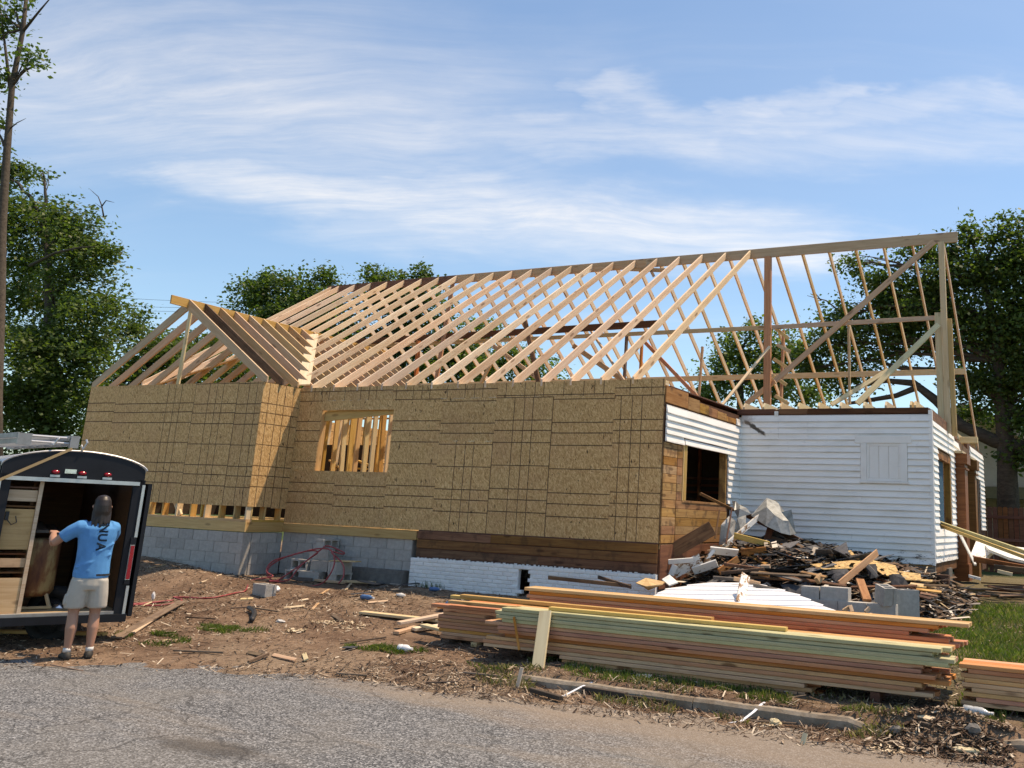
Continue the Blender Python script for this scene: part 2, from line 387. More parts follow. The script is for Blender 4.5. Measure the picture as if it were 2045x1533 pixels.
def speckle(name, c1, c2, scale, c3=None, f3=.6, rough=.9, bstr=.4, bdist=.01, stain=None, stainf=.5, per_obj=0.0, coord='Object'):
    m, g = material(name)
    v = g.n('TexCoord').outputs['Object'] if coord == 'Object' else g.n('NewGeometry').outputs['Position']
    a = g.noise(v, scale, 6, .65); b = g.noise(v, scale * .12, 4, .6); c = g.noise(v, scale * 4, 2, .6)
    base = g.mix(g.step(a, .35, .68), c1, c2)
    if c3: base = g.mix(g.m('MULTIPLY', g.step(c, f3, f3 + .08), .8), base, c3)
    if stain: base = g.mix(g.m('MULTIPLY', g.step(b, .42, .68), stainf), base, stain)
    if per_obj:
        oi = g.n('ObjectInfo').outputs['Random']
        base = g.n('HueSaturation', {'Color': base, 'Value': g.m('ADD', 1 - per_obj, g.m('MULTIPLY', oi, 2 * per_obj))}).outputs[0]
    finish(g, base, rough, bump=g.m('ADD', a, g.m('MULTIPLY', c, .5)), bstr=bstr, bdist=bdist, spec=.25)
speckle('concrete_block', V(.35, .335, .31), V(.44, .42, .39), 14, stain=V(.26, .24, .21), stainf=.35, per_obj=.10)
speckle('footing', V(.145, .135, .125), V(.20, .19, .175), 9, stain=V(.12, .095, .075))
speckle('mortar', V(.33, .315, .29), V(.41, .39, .36), 12)
speckle('kerb_concrete', V(.23, .185, .14), V(.33, .28, .225), 10, stain=V(.15, .105, .07), stainf=.8, bstr=.6)
speckle('white_brick', V(.84, .83, .80), V(.90, .89, .87), 16, c3=V(.55, .54, .52), f3=.72, stain=V(.70, .69, .67), stainf=.3, per_obj=.06)
speckle('tar_paper', V(.030, .031, .035), V(.060, .062, .068), 6, rough=.75, bstr=.5, per_obj=.3)
speckle('shingle', V(.10, .10, .105), V(.16, .158, .16), 22, per_obj=.25)
speckle('beige_siding', V(.48, .43, .36), V(.54, .49, .42), 3)
speckle('olive_trim', V(.16, .135, .08), V(.19, .165, .10), 3)
speckle('dark_inside', V(.035, .028, .022), V(.055, .042, .032), 3)  # near-black base colour stands in for shade inside the building
speckle('foam', V(.55, .45, .28), V(.70, .60, .40), 30, bstr=1.0)

def plain(name, c, rough=.5, metallic=0.0, var=0.0, spec=.45, nscale=6, namt=.12, trans=None):
    m, g = material(name)
    oc = g.n('TexCoord').outputs['Object']; n1 = g.noise(oc, nscale, 6, .65)
    base = g.mix(g.m('MULTIPLY', g.step(n1, .35, .75), namt * 2), c, V(c[0] * .55, c[1] * .52, c[2] * .5))
    if var:
        oi = g.n('ObjectInfo').outputs['Random']
        base = g.n('HueSaturation', {'Color': base, 'Value': g.m('ADD', 1 - var, g.m('MULTIPLY', oi, 2 * var))}).outputs[0]
    finish(g, base, g.m('ADD', rough, g.m('MULTIPLY', g.m('SUBTRACT', n1, .5), .25)), metallic=metallic, spec=spec, bump=n1, bstr=.05, trans=trans)
plain('black_paint', V(.014, .016, .021), .5, namt=.2, spec=.22)
plain('aluminium', V(.62, .62, .61), .38, .85, namt=.2)
plain('dull_aluminium', V(.36, .36, .35), .55, .45, namt=.3)
plain('galvanised', V(.30, .32, .32), .6, .35, nscale=9, namt=.45)
plain('white_metal', V(.80, .81, .83), .42, namt=.06)
plain('white_plastic', V(.78, .78, .78), .35)
plain('clear_plastic', V(.72, .76, .78), .2, trans=.35)
plain('blue_plastic', V(.06, .16, .34), .4)
plain('red_lens', V(.40, .010, .022), .18, spec=.6)
plain('red_hose', V(.34, .055, .06), .5, namt=.25)
plain('rubber', V(.016, .016, .017), .8)
plain('chrome', V(.72, .72, .74), .18, .95)
plain('black_pipe', V(.028, .028, .03), .5)
plain('strap', V(.42, .28, .14), .7)
plain('white_strap', V(.74, .76, .80), .4)
plain('teal_cloth', V(.006, .075, .13), .8)
plain('skin', V(.42, .215, .145), .55, namt=.1, nscale=12)
plain('hair', V(.022, .014, .011), .45, namt=.3, nscale=40)
plain('shirt_blue', V(.05, .27, .56), .85, namt=.22, nscale=7)
plain('shirt_print', V(.012, .04, .075), .8)
plain('shorts_khaki', V(.44, .405, .355), .85, namt=.12, nscale=10)
plain('shoe_dark', V(.028, .025, .021), .7)
plain('paper', V(.62, .62, .60), .8)
plain('wire', V(.05, .05, .055), .6)

# corrugated drum / rusted yellow tank in the trailer
m, g = material('rusty_tank')
oc = g.n('TexCoord').outputs['Object']; n1 = g.noise(g.scale(oc, (2, 2, .8)), 2.6, 6, .6)
finish(g, g.ramp(n1, [(.38, V(.10, .035, .02)), (.52, V(.20, .085, .035)), (.60, V(.32, .22, .10)), (.8, V(.45, .36, .18))]), .6, bump=n1, bstr=.2)

# dirt
m, g = material('dirt')
p = g.n('NewGeometry').outputs['Position']
a = g.noise(p, 1.1, 6, .6); b = g.noise(p, 14, 6, .7); c = g.noise(p, 70, 3, .7); d = g.noise(p, .45, 4, .55)
base = g.mix(g.step(a, .34, .66), V(.15, .092, .062), V(.275, .183, .125))
base = g.mix(g.m('MULTIPLY', g.step(d, .48, .66), .75), base, V(.28, .205, .145))
base = g.mix(g.m('MULTIPLY', g.step(b, .50, .70), .65), base, V(.09, .055, .038))
base = g.mix(g.m('MULTIPLY', g.step(c, .60, .70), .6), base, V(.36, .275, .195))
X_, Y_, Z_ = g.sep(p)
gr = g.m('MULTIPLY', g.step(g.m('ADD', X_, g.m('MULTIPLY', a, 2.0)), 8.3, 9.6), g.step(Y_, -5.3, -3.5))
base = g.mix(g.m('MULTIPLY', gr, .6), base, V(.10, .105, .05))
far = g.m('MAXIMUM', g.step(Y_, 12.5, 15.0), g.step(g.m('ABSOLUTE', X_), 13.0, 17.0))
base = g.mix(far, base, V(.055, .085, .028))
finish(g, base, .95, bump=g.m('ADD', b, g.m('MULTIPLY', c, .6)), bstr=.9, bdist=.03, spec=.15)

# worn chip-seal road, dusty towards the lot
m, g = material('asphalt')
p = g.n('NewGeometry').outputs['Position']; X_, Y_, Z_ = g.sep(p)
vo = g.n('TexVoronoi', {'Vector': p, 'Scale': 75.0}); cc = g.sep(vo.outputs['Color'])[0]
n1 = g.noise(p, .7, 5, .6); n2 = g.noise(g.scale(p, (.5, 1.4, 1)), 1.6, 5, .65); n3 = g.noise(p, 160, 2, .6)
base = g.ramp(cc, [(.0, V(.038, .040, .043)), (.35, V(.093, .096, .10)), (.7, V(.172, .176, .18)), (1.0, V(.35, .355, .36))])
base = g.mix(g.m('MULTIPLY', g.step(n3, .45, .75), .35), base, V(.05, .05, .052))
base = g.mix(g.m('MULTIPLY', g.step(n1, .44, .64), .32), base, V(.19, .175, .155))
oil = g.n('Mapping', {'Vector': p, 'Location': (-4.9, 8.55, 0)}).outputs[0]
od = g.m('ADD', g.vm('LENGTH', g.scale(oil, (1.0, 2.6, 1))), g.m('MULTIPLY', g.m('SUBTRACT', g.noise(p, 4.0, 5, .7), .5), .9))
base = g.mix(g.m('MULTIPLY', g.m('SUBTRACT', 1.0, g.step(g.m('ADD', od, g.m('MULTIPLY', n2, .5)), .45, .95)), .75), base, V(.035, .034, .034))
mud = g.m('MULTIPLY', g.step(g.noise(g.scale(p, (.25, 1.1, 1)), 1.3, 6, .65), .50, .66), g.step(Y_, -10.5, -6.5))
base = g.mix(g.m('MULTIPLY', mud, .5), base, V(.235, .195, .155))
ck = g.n('TexVoronoi', {'Vector': g.vm('ADD', g.scale(p, (.55, .8, 1)), g.vm('SCALE', g.n('TexNoise', {'Vector': p, 'Scale': 2.0, 'Detail': 4}).outputs[1], scale=.35)), 'Scale': 1.0}, feature='DISTANCE_TO_EDGE').outputs['Distance']
base = g.mix(g.m('MULTIPLY', g.m('SUBTRACT', 1.0, g.step(ck, .004, .012)), .45), base, V(.035, .034, .034))
edge = g.m('ADD', Y_, g.m('MULTIPLY', g.m('SUBTRACT', X_, 5.0), .14))
dust = g.step(g.m('ADD', edge, g.m('MULTIPLY', g.m('SUBTRACT', n2, .5), 1.6)), -6.9, -5.6)
base = g.mix(g.m('MULTIPLY', dust, .66), base, V(.26, .20, .15))
finish(g, base, .9, bump=g.m('ADD', vo.outputs['Distance'], g.m('MULTIPLY', n3, .3)), bstr=.5, bdist=.012, spec=.2)

def leafy(name, cols, trans=.45, rough=.5):
    m, g = material(name)
    r = g.n('NewGeometry').outputs['Random Per Island']
    base = g.ramp(r, [(i / (len(cols) - 1), c) for i, c in enumerate(cols)])
    if rough > .45: pn = g.noise(g.n('NewGeometry').outputs['Position'], .9, 3, .6); base = g.n('HueSaturation', {'Color': base, 'Value': g.m('ADD', .45, g.m('MULTIPLY', pn, 1.15)), 'Hue': g.m('ADD', .482, g.m('MULTIPLY', pn, .03))}).outputs[0]
    pr = finish(g, base, rough, spec=.35)
    t = g.n('BsdfTranslucent', {'Color': g.mix(1.0, base, V(1.15, 1.35, .55), 'MULTIPLY')})
    mx = g.n('MixShader', {0: trans, 1: pr.outputs[0], 2: t.outputs[0]}); g.L.new(mx.outputs[0], g.o.inputs[0])
leafy('leaf_mid', [V(.046, .08, .022), V(.068, .11, .03), V(.095, .142, .042), V(.13, .18, .06)], .45)
leafy('leaf_dark', [V(.042, .078, .022), V(.06, .105, .028), V(.085, .135, .038), V(.12, .175, .055)], .45)
leafy('leaf_light', [V(.07, .12, .035), V(.10, .155, .048), V(.13, .19, .06), V(.18, .235, .08)], .5)
leafy('grass_blade', [V(.06, .105, .02), V(.09, .145, .028), V(.13, .18, .05), V(.27, .25, .13)], .45)
leafy('grass_dry', [V(.10, .12, .04), V(.17, .16, .07), V(.26, .22, .12), V(.34, .29, .18)], .35)
m, g = material('litter')
r = g.n('NewGeometry').outputs['Random Per Island']
finish(g, g.ramp(r, [(0, V(.035, .022, .017)), (.40, V(.085, .055, .04)), (.66, V(.19, .135, .10)), (.86, V(.36, .28, .21)), (1.0, V(.62, .53, .42))]), .95, spec=.15)
speckle('rubble', V(.045, .036, .03), V(.10, .078, .062), 9, stain=V(.03, .028, .028), bstr=.8, bdist=.03)
m, g = material('rubble_bits')
r = g.n('NewGeometry').outputs['Random Per Island']
finish(g, g.ramp(r, [(0, V(.03, .03, .032)), (.3, V(.065, .062, .06)), (.5, V(.12, .075, .05)), (.72, V(.20, .125, .08)), (.86, V(.28, .26, .24)), (.95, V(.50, .36, .20)), (1.0, V(.72, .71, .68))]), .9, spec=.2)
m, g = material('sawdust')
r = g.n('NewGeometry').outputs['Random Per Island']
finish(g, g.ramp(r, [(0, V(.45, .33, .21)), (1.0, V(.70, .58, .42))]), .95, spec=.15)
# ------------------------------------------------------------------ ground, road, kerb
EDGE = np.array([[-60, -7.9], [-1, -7.75], [.45, -7.45], [1.2, -6.75], [1.95, -6.3], [4.3, -5.8], [6, -5.55], [8, -5.42], [10.5, -5.5], [60, -5.6]])
def sm(t): t = np.clip(t, 0, 1); return t * t * (3 - 2 * t)
def ground_z(x, y):
    x = np.asarray(x, float); y = np.asarray(y, float)
    eb = np.interp(x, EDGE[:, 0], EDGE[:, 1]); kerb = sm((x - 5.0) / .5)
    lip = (.105 - .0) * sm((y - eb) / np.maximum(-4.9 - eb, .3)) * (1 - kerb) + kerb * ((.045 - .012 * np.clip(x - 5.5, 0, 2)) * sm((y - eb) / .4) + .115 * sm((y + 5.10) / .08))
    mound_k = .16 * np.exp(-((x - 9.75) / .42) ** 2 - ((y + 5.12) / .28) ** 2)
    up = .30 * sm((y + 4.9) / 4.7) + .16 * sm(y / 4.0) * sm((x - 4) / 2) * (y > 0)
    mound = .15 * np.exp(-((x + 4.2) / 1.1) ** 2 - ((y + 1.75) / .55) ** 2) + .22 * np.exp(-((x + 6.5) / 1.8) ** 2 - ((y + .9) / .9) ** 2)
    n = .10 * fbm(x * .9, y * .9, 4, 3) * sm((y + 5.2) / 1.2) + .05 * fbm(x * 4, y * 4, 3, 9) * sm((y - eb + .2) / .8)
    z = lip + mound_k + up + mound + n
    road = sm((eb - y) / .9)
    z = z * (1 - road) - .05 * road + .035 * fbm(x * 2.3, y * 2.3, 4, 21) * np.exp(-((y - eb) / .8) ** 2)
    far = sm((np.hypot(x, y) - 25) / 30)
    z = z * (1 - far) + (.35 * far) * (y > -9) - .05 * far * (y <= -9)
    return z
def gz(x, y): return float(ground_z(x, y))
def axis(lo, hi, st, outs): return np.array(sorted(set([-o for o in outs if -o < lo]) | set(o for o in outs if o > hi)) )
xs = np.concatenate([[-600, -300, -150, -90, -60, -45, -35, -28, -22, -18, -15], np.arange(-13, 14.5, .085), [15.5, 17, 19, 23, 28, 36, 50, 80, 150, 300, 600]])
ys = np.concatenate([[-600, -200, -80, -40, -25, -17, -12, -9.5], np.arange(-8.6, 5.0, .085), np.arange(5.2, 17, .5), [18, 20, 24, 30, 40, 60, 100, 200, 400, 900]])
GX, GY = np.meshgrid(xs, ys); GZ = ground_z(GX, GY)
nx, ny = len(xs), len(ys)
idx = np.arange(nx * ny).reshape(ny, nx)
quads = np.stack([idx[:-1, :-1], idx[:-1, 1:], idx[1:, 1:], idx[1:, :-1]], -1).reshape(-1, 4)
def quad_mesh(name, co, quads, smooth=True):
    me = bpy.data.meshes.new(name); me.vertices.add(len(co)); me.vertices.foreach_set('co', np.asarray(co, np.float32).ravel())
    k = quads.shape[1]
    me.loops.add(quads.size); me.loops.foreach_set('vertex_index', quads.astype(np.int32).ravel())
    me.polygons.add(len(quads)); me.polygons.foreach_set('loop_start', np.arange(0, quads.size, k, dtype=np.int32))
    me.polygons.foreach_set('loop_total', np.full(len(quads), k, np.int32))
    if smooth: me.polygons.foreach_set('use_smooth', np.ones(len(quads), bool))
    me.update(calc_edges=True); me.validate(); return me
add('ground', quad_mesh('ground', np.stack([GX, GY, GZ], -1).reshape(-1, 3), quads), 'dirt', kind='structure', label='bare brown dirt lot with scattered litter sloping up to the house')
rv = [(-300, -19, 0), (300, -19, 0), (300, -5.0, 0), (-300, -5.0, 0)]
add('road', mesh('road', rv, [(0, 1, 2, 3)]), 'asphalt', kind='structure', label='worn grey chip-seal street in the foreground')
kerbs = [(5.35, 7.38), (7.39, 9.30), (10.02, 12.3), (12.31, 15.0)]
for i, (a, b) in enumerate(kerbs):
    mb = MB(); n = 14; rings = []
    for k in range(n + 1):
        x = a + (b - a) * k / n; j = .003 * math.sin(k * 2.1 + i * 3); t = .118 + .003 * math.sin(k * 1.3)
        if (i == 1 and k > 11): t -= .03 * (k - 11)
        if (i == 2 and k < 2): t -= .03 * (2 - k)
        rings.append([(x, -5.17 + j, -.08), (x, -5.155 + j, t - .03), (x, -5.13 + j, t), (x, -5.0, t), (x, -4.98, -.08)])
    mb.loft(rings); mb.build('kerb', 'kerb_concrete', smooth=False, kind='structure')

def scatter_mesh(name, polys, mat, **kw):
    """polys: array (n, k, 3): n separate little faces"""
    n, k, _ = polys.shape
    return add(name, quad_mesh(name, polys.reshape(-1, 3), np.arange(n * k).reshape(n, k), False), mat, **kw)
def chips(n, xr, yr, smin, smax, slim, keep=None, lift=.006, tilt=.5):
    x = NP.uniform(*xr, n); y = NP.uniform(*yr, n)
    if keep is not None: k = keep(x, y); x, y = x[k], y[k]
    n = len(x); L = smin * (smax / smin) ** NP.rand(n); W = L * NP.uniform(slim * .5, slim * 1.5, n); a = NP.uniform(0, 2 * np.pi, n)
    dx = np.stack([np.cos(a), np.sin(a), NP.uniform(-tilt, tilt, n)], -1); dy = np.stack([-np.sin(a), np.cos(a), NP.uniform(-tilt, tilt, n)], -1)
    c = np.stack([x, y, ground_z(x, y) + lift + W * .3 + NP.rand(n) * L * .25], -1)
    q = [c - dx * L[:, None] / 2 - dy * W[:, None] / 2, c + dx * L[:, None] / 2 - dy * W[:, None] / 2 * NP.uniform(.3, 1, n)[:, None],
         c + dx * L[:, None] / 2 * NP.uniform(.8, 1.1, n)[:, None] + dy * W[:, None] / 2, c - dx * L[:, None] / 2 + dy * W[:, None] / 2 * NP.uniform(.4, 1, n)[:, None]]
    return np.stack(q, 1)
def on_dirt(x, y): return (y > np.interp(x, EDGE[:, 0], EDGE[:, 1]) - .25 + .5 * (NP.rand(len(x)) - .5)) & (fbm(x * .8, y * .8, 3, 5) + .32 > .45 * NP.rand(len(x)))
lit = np.concatenate([chips(95000, (-7, 11.5), (-8.2, 1.0), .012, .07, .25, on_dirt), chips(14000, (-6, 11), (-7, .6), .04, .20, .08, on_dirt, tilt=.25),
                      chips(5000, (3.5, 10.2), (-5.9, -4.9), .02, .12, .12, None, tilt=.6), chips(2600, (9.2, 10.3), (-5.6, -4.9), .02, .1, .2, None)])
scatter_mesh('ground_litter', lit, 'litter', label='brown bark bits and splinters strewn over the dirt', kind='stuff')
def blades(n, xr, yr, h0, h1, keep, w=.006, lean=.5):
    x = NP.uniform(*xr, n); y = NP.uniform(*yr, n); k = keep(x, y); x, y = x[k], y[k]; n = len(x)
    a = NP.uniform(0, 2 * np.pi, n); h = NP.uniform(h0, h1, n); z = ground_z(x, y) - .005
    b = np.stack([x, y, z], -1); d = np.stack([np.cos(a), np.sin(a), 0 * a], -1) * w; la = NP.uniform(0, 2 * np.pi, n)
    l = np.stack([np.cos(la), np.sin(la), 0 * a], -1) * (NP.rand(n) ** 1.5 * lean * h)[:, None]
    up = np.stack([0 * h, 0 * h, h], -1)
    return np.stack([b - d, b + d, b + d * .6 + l * .35 + up * .6, b + l + up * .92], 1)
def lawn(x, y):
    f = fbm(x * .7, y * .7, 3, 33); e = (x - 7.9) + (y + 1.2) * .18
    return (e + f * 2.2 > .15) & (f + .22 > .5 * NP.rand(len(x))) & ~((y > -4.0) & (y < -2.6) & (x < 9.9)) & (y > -4.95)
def dry(x, y): return (fbm(x * .9, y * .9, 3, 41) > -.02) & (y > -4.95)
def spot(px, py, r):
    def f(x, y):
        d = np.hypot((x - px) / 1.7, y - py) + 1.5 * r * fbm(x * 4, y * 4, 3, 17)
        return d < r * NP.rand(len(x)) ** .35
    return f
gb = [blades(70000, (7.3, 13), (-2.6, 3.2), .03, .11, lawn, w=.005, lean=.9), blades(6500, (5.6, 9.3), (-4.98, -4.4), .02, .075, lambda x, y: fbm(x * 2, y * 2, 3, 8) > -.02),
      blades(5000, (9.7, 12), (-4.9, -3.0), .03, .10, lambda x, y: fbm(x * 1.5, y * 1.5, 3, 12) > .0)]
for (px, py, r, n) in [(420, 1252, .30, 1600), (330, 1268, .28, 1300), (480, 1258, .22, 900), (780, 1298, .22, 1500), (745, 1292, .16, 900), (1000, 1330, .20, 900), (1090, 1325, .18, 700), (840, 1165, .35, 700), (985, 1180, .12, 240), (930, 1178, .15, 240)]:
    c = at(px, py, Z=.12 if py > 1240 else .38)
    for _ in range(5):
        q = Vector((c.x + NP.normal() * r * 1.1, c.y + NP.normal() * r * .55, 0)); rr_ = r * NP.uniform(.25, .6)
        gb.append(blades(int(n * .32), (q.x - rr_ * 2, q.x + rr_ * 2), (q.y - rr_, q.y + rr_), .015, .075 if py > 1240 else .18, spot(q.x, q.y, rr_), w=.005, lean=1.1))
scatter_mesh('grass', np.concatenate(gb), 'grass_blade', label='green grass growing on the right side and in small tufts', kind='stuff')
gd = [blades(16000, (8.4, 13), (-4.9, 1.5), .02, .09, dry, lean=1.0), blades(3000, (4.8, 9.4), (-5.4, -4.9), .03, .10, lambda x, y: fbm(x * 2, y * 2, 3, 4) > .02, lean=1.0)]
scatter_mesh('dry_grass', np.concatenate(gd), 'grass_dry', label='dry straw coloured grass at the right edge of the lot', kind='stuff')
# ------------------------------------------------------------------ the house
XL, XB, XE, YB, YR, YK = -8.88, -3.65, 4.61, -.95, 5.90, 11.80     # gable left, inner corner, wall end, gable front, ridge, back wall
ZT, ZR, PITCH = 4.10, 8.13, .6695
house = empty('house', (0, 0, .4), label='half-rebuilt house with open roof rafters, OSB walls and old white clapboard end', cat='house')
def part(name, **kw):
    e = empty(name, (0, 0, 0), None, **kw); e.parent = house; e.matrix_parent_inverse = Matrix.Translation((0, 0, -.4)); return e
def panel(parent, ori, fixed, a0, a1, z0, z1, mat, t=.011, u0=None, v0=0.0, name='osb_panel', g=.0012):
    """sheet of OSB. ori 'Y': faces -Y at Y=fixed, a = X ; ori 'X': faces +X at X=fixed, a = Y"""
    a0 += g; a1 -= g; z0 += g; z1 -= g; j = NP.uniform(-.0015, .0015)
    u0 = a0 if u0 is None else u0
    if ori == 'Y': P = lambda a, d, z: (a, fixed - d + j, z)
    else: P = lambda a, d, z: (fixed + d + j, a, z)
    v = [P(a0, 0, z0), P(a1, 0, z0), P(a1, 0, z1), P(a0, 0, z1), P(a0, t, z0), P(a1, t, z0), P(a1, t, z1), P(a0, t, z1)]
    uvf = lambda i: ((a0, a1)[i % 4 in (1, 2)] - u0, (z0, z1)[i % 4 in (2, 3)] - v0)
    fs = [(4, 5, 6, 7), (3, 2, 1, 0), (0, 1, 5, 4), (1, 2, 6, 5), (2, 3, 7, 6), (3, 0, 4, 7)]
    if ori == 'X': fs = [tuple(f) for f in fs]
    me = mesh('osb_panel', v, fs, [uvf(i) for f in fs for i in f])
    return add(name, me, mat, parent)

# ---- new front wall: OSB sheets round one window opening
fw = part('front_wall')
WX0, WX1, WZ0, WZ1 = -3.0, -1.155, 2.43, 3.63
Z0, Z1 = 1.39, 3.83
panel(fw, 'Y', 0, XB, WX0, WZ0, Z1, 'osb_lines', v0=Z0)
panel(fw, 'Y', 0, WX0, WX1, WZ1, Z1, 'osb_lines', v0=Z0 + .02)
panel(fw, 'Y', 0, XB, -2.44, Z0, WZ0, 'osb_lines', v0=Z0)
panel(fw, 'Y', 0, -2.44, WX1, Z0 + .004, WZ0, 'osb_lines', v0=Z0 - .035)
panel(fw, 'Y', 0, WX1, 0, Z0, Z1, 'osb_lines', v0=Z0)
panel(fw, 'Y', 0, 0, 1.22, Z0, Z0 + 1.22 + .42, 'osb_grid', v0=Z0 - .04, u0=0)
panel(fw, 'Y', 0, 0, 1.22, Z0 + 1.64, Z1, 'osb_lines', v0=Z0 - .05)
panel(fw, 'Y', 0, 1.22, 2.44, Z0, Z1, 'osb_grid', v0=Z0, u0=1.22)
panel(fw, 'Y', 0, 2.44, 3.66, Z0, Z1, 'osb_lines', v0=Z0 - .045)
panel(fw, 'Y', 0, 3.66, XE, Z0, Z1, 'osb_grid', v0=Z0, u0=3.66 - .27)
for i, (a, b) in enumerate([(XB, -1.22), (-1.22, 1.22), (1.22, 3.66), (3.66, XE)]):
    panel(fw, 'Y', 0, a, b, Z1, ZT, 'osb_grid', v0=Z1 - .43 - .02 * i - (.0 if i != 2 else .30), u0=a + .1 * i)
# plates, studs and window framing behind the sheathing
for z in (4.055, 4.012): board('top_plate', (XB, .075, z), (XE, .075, z), .14, .04, 'pale_lumber', fw)
board('sole_plate', (XB, .075, 1.415), (XE, .075, 1.415), .14, .04, 'yellow_lumber', fw)
for x in np.arange(XB + .05, XE - .02, .41):
    if not (WX0 + .02 < x < WX1 - .02): board('stud', (x, .075, 1.44), (x, .075, 3.99), .14, .038, 'yellow_lumber', fw, up=(1, 0, 0))
for x in (WX0 - .02, WX1 + .02, WX0 - .06, WX1 + .06): board('stud', (x, .075, 1.44), (x, .075, 3.99), .14, .038, 'yellow_lumber', fw, up=(1, 0, 0))
board('window_sill', (WX0, .075, WZ0 - .022), (WX1, .075, WZ0 - .022), .14, .04, 'yellow_lumber', fw)
board('header', (WX0, .11, 3.52), (WX1, .11, 3.66), .05, .20, 'yellow_lumber', fw)
# interior partitions seen through the window and the gaps
iw = part('interior_wall')
for y, x0, x1, st in ((1.6, -3.6, 2.2, .41), (2.9, -6.5, .8, .41), (4.6, -8.5, 4.4, .61)):
    for x in np.arange(x0, x1, st):
        board('stud', (x, y, 1.44), (x, y, 3.98), .089, .038, rnd.choice(['yellow_lumber', 'yellow_lumber', 'pale_lumber']), iw, up=(1, 0, 0))
    board('top_plate', (x0, y, 4.0), (x1, y, 4.0), .089, .04, 'yellow_lumber', iw); board('sole_plate', (x0, y, 1.40), (x1, y, 1.40), .089, .04, 'yellow_lumber', iw)
    for x in np.arange(x0 + .2, x1, .82): board('blocking', (x, y, 2.6 + .3 * rnd.random()), (x + .38, y, 2.62), .089, .038, 'yellow_lumber', iw)
for x in np.arange(-3.5, -.9, .21): board('stud', (x, .95 + .12 * rnd.random(), 1.44), (x, .95, 3.98), .12, .038, rnd.choice(['yellow_lumber', 'old_sheathing', 'yellow_lumber', 'pale_lumber']), iw, up=(1, 0, 0))
board('brace', (-2.9, 1.4, 2.2), (-2.2, 1.5, 1.5), .09, .038, 'pale_lumber', iw)
mb = MB(); mb.box(XL, YB + .02, 1.30, XB, 0, 1.376); mb.box(XL, 0, 1.30, XE, YK, 1.376); mb.build('floor_deck', 'osb_plain', part('floor'))

# ---- the gabled bump-out at the left
gw = part('gable_wall')
for (a, b, k, m, u) in [(XL, -7.98, 0.03, 'osb_lines', None), (-7.98, -6.76, 0.0, 'osb_lines', None), (-6.76, -5.54, 0.0, 'osb_grid', -6.76), (-5.54, -4.32, -.03, 'osb_grid', -5.54), (-4.32, XB, -.045, 'osb_grid', -4.42)]:
    panel(gw, 'Y', YB, a, b, 1.68, ZT, m, v0=1.68 + k, u0=u)
panel(gw, 'X', XB, YB - .011, -.40, 1.68, ZT, 'osb_grid', v0=1.66, u0=-1.2)
panel(gw, 'X', XB, -.40, -.012, 1.66, ZT, 'osb_grid', v0=1.66, u0=-.8)
panel(gw, 'X', XL - .011, YB, 3.0, 1.40, ZT, 'osb_lines', v0=1.68)
for x in list(np.arange(XL + .03, XB, .405)) + [XB - .03, -6.6, -7.3, -4.9]:
    board('stud', (x, YB + .075, 1.44), (x, YB + .075, 3.99), .14, .038, rnd.choice(['yellow_lumber', 'yellow_lumber', 'pale_lumber']), gw, up=(1, 0, 0))
for y in (-.82, -.5, -.12): board('stud', (XB - .075, y, 1.44), (XB - .075, y, 3.99), .14, .038, 'yellow_lumber', gw)
for z in (4.055, 4.012):
    board('top_plate', (XL, YB + .075, z), (XB - .145, YB + .075, z), .14, .04, 'pale_lumber', gw)
    board('top_plate', (XB - .073, YB + .004, z), (XB - .073, 0, z), .14, .04, 'pale_lumber', gw)
board('sole_plate', (XL, YB + .075, 1.415), (XB, YB + .075, 1.415), .14, .045, 'yellow_lumber', gw)
board('sole_plate', (XB - .075, YB + .15, 1.415), (XB - .075, 0, 1.415), .14, .045, 'yellow_lumber', gw)
board('brace', (-5.55, YB + .08, 1.45), (-5.95, YB + .08, 1.95), .05, .09, 'pale_lumber', gw)
# rim boards on the foundation
rim = part('rim_joist')
board('rim_board', (XL, YB + .02, 1.30), (XB + .01, YB + .02, 1.30), .038, .185, 'yellow_lumber', rim)
board('rim_board', (XB - .01, YB + .04, 1.30), (XB - .01, -.02, 1.30), .038, .185, 'yellow_lumber', rim)
board('rim_board', (XB, -.008, 1.295), (-.30, -.008, 1.295), .038, .16, 'yellow_lumber', rim)

# ---- left and back walls (mostly hidden)
mb = MB(); mb.box(XL + .03, YB + .2, 1.40, XL + .04, 5.0, 4.0); mb.build('wall_shade_sheet', 'dark_inside', gw); mb = MB(); mb.box(XL + .05, 3.2, 1.40, -4.2, 3.22, 3.2); mb.build('inner_shade_sheet', 'dark_inside', gw)  # dark sheets added indoors so the stud gap looks unlit
bw = part('back_wall')
for a in np.arange(XL, 8.3, 1.22): panel(bw, 'Y', YK, a, min(a + 1.22, 8.38), 1.4, ZT - .05, 'osb_lines', v0=1.4)
lw = part('end_wall')
for a in np.arange(3.0, YK - .1, 1.22): panel(lw, 'X', XL - .011, a, min(a + 1.22, YK), 1.4, ZT, 'osb_lines', v0=1.4)

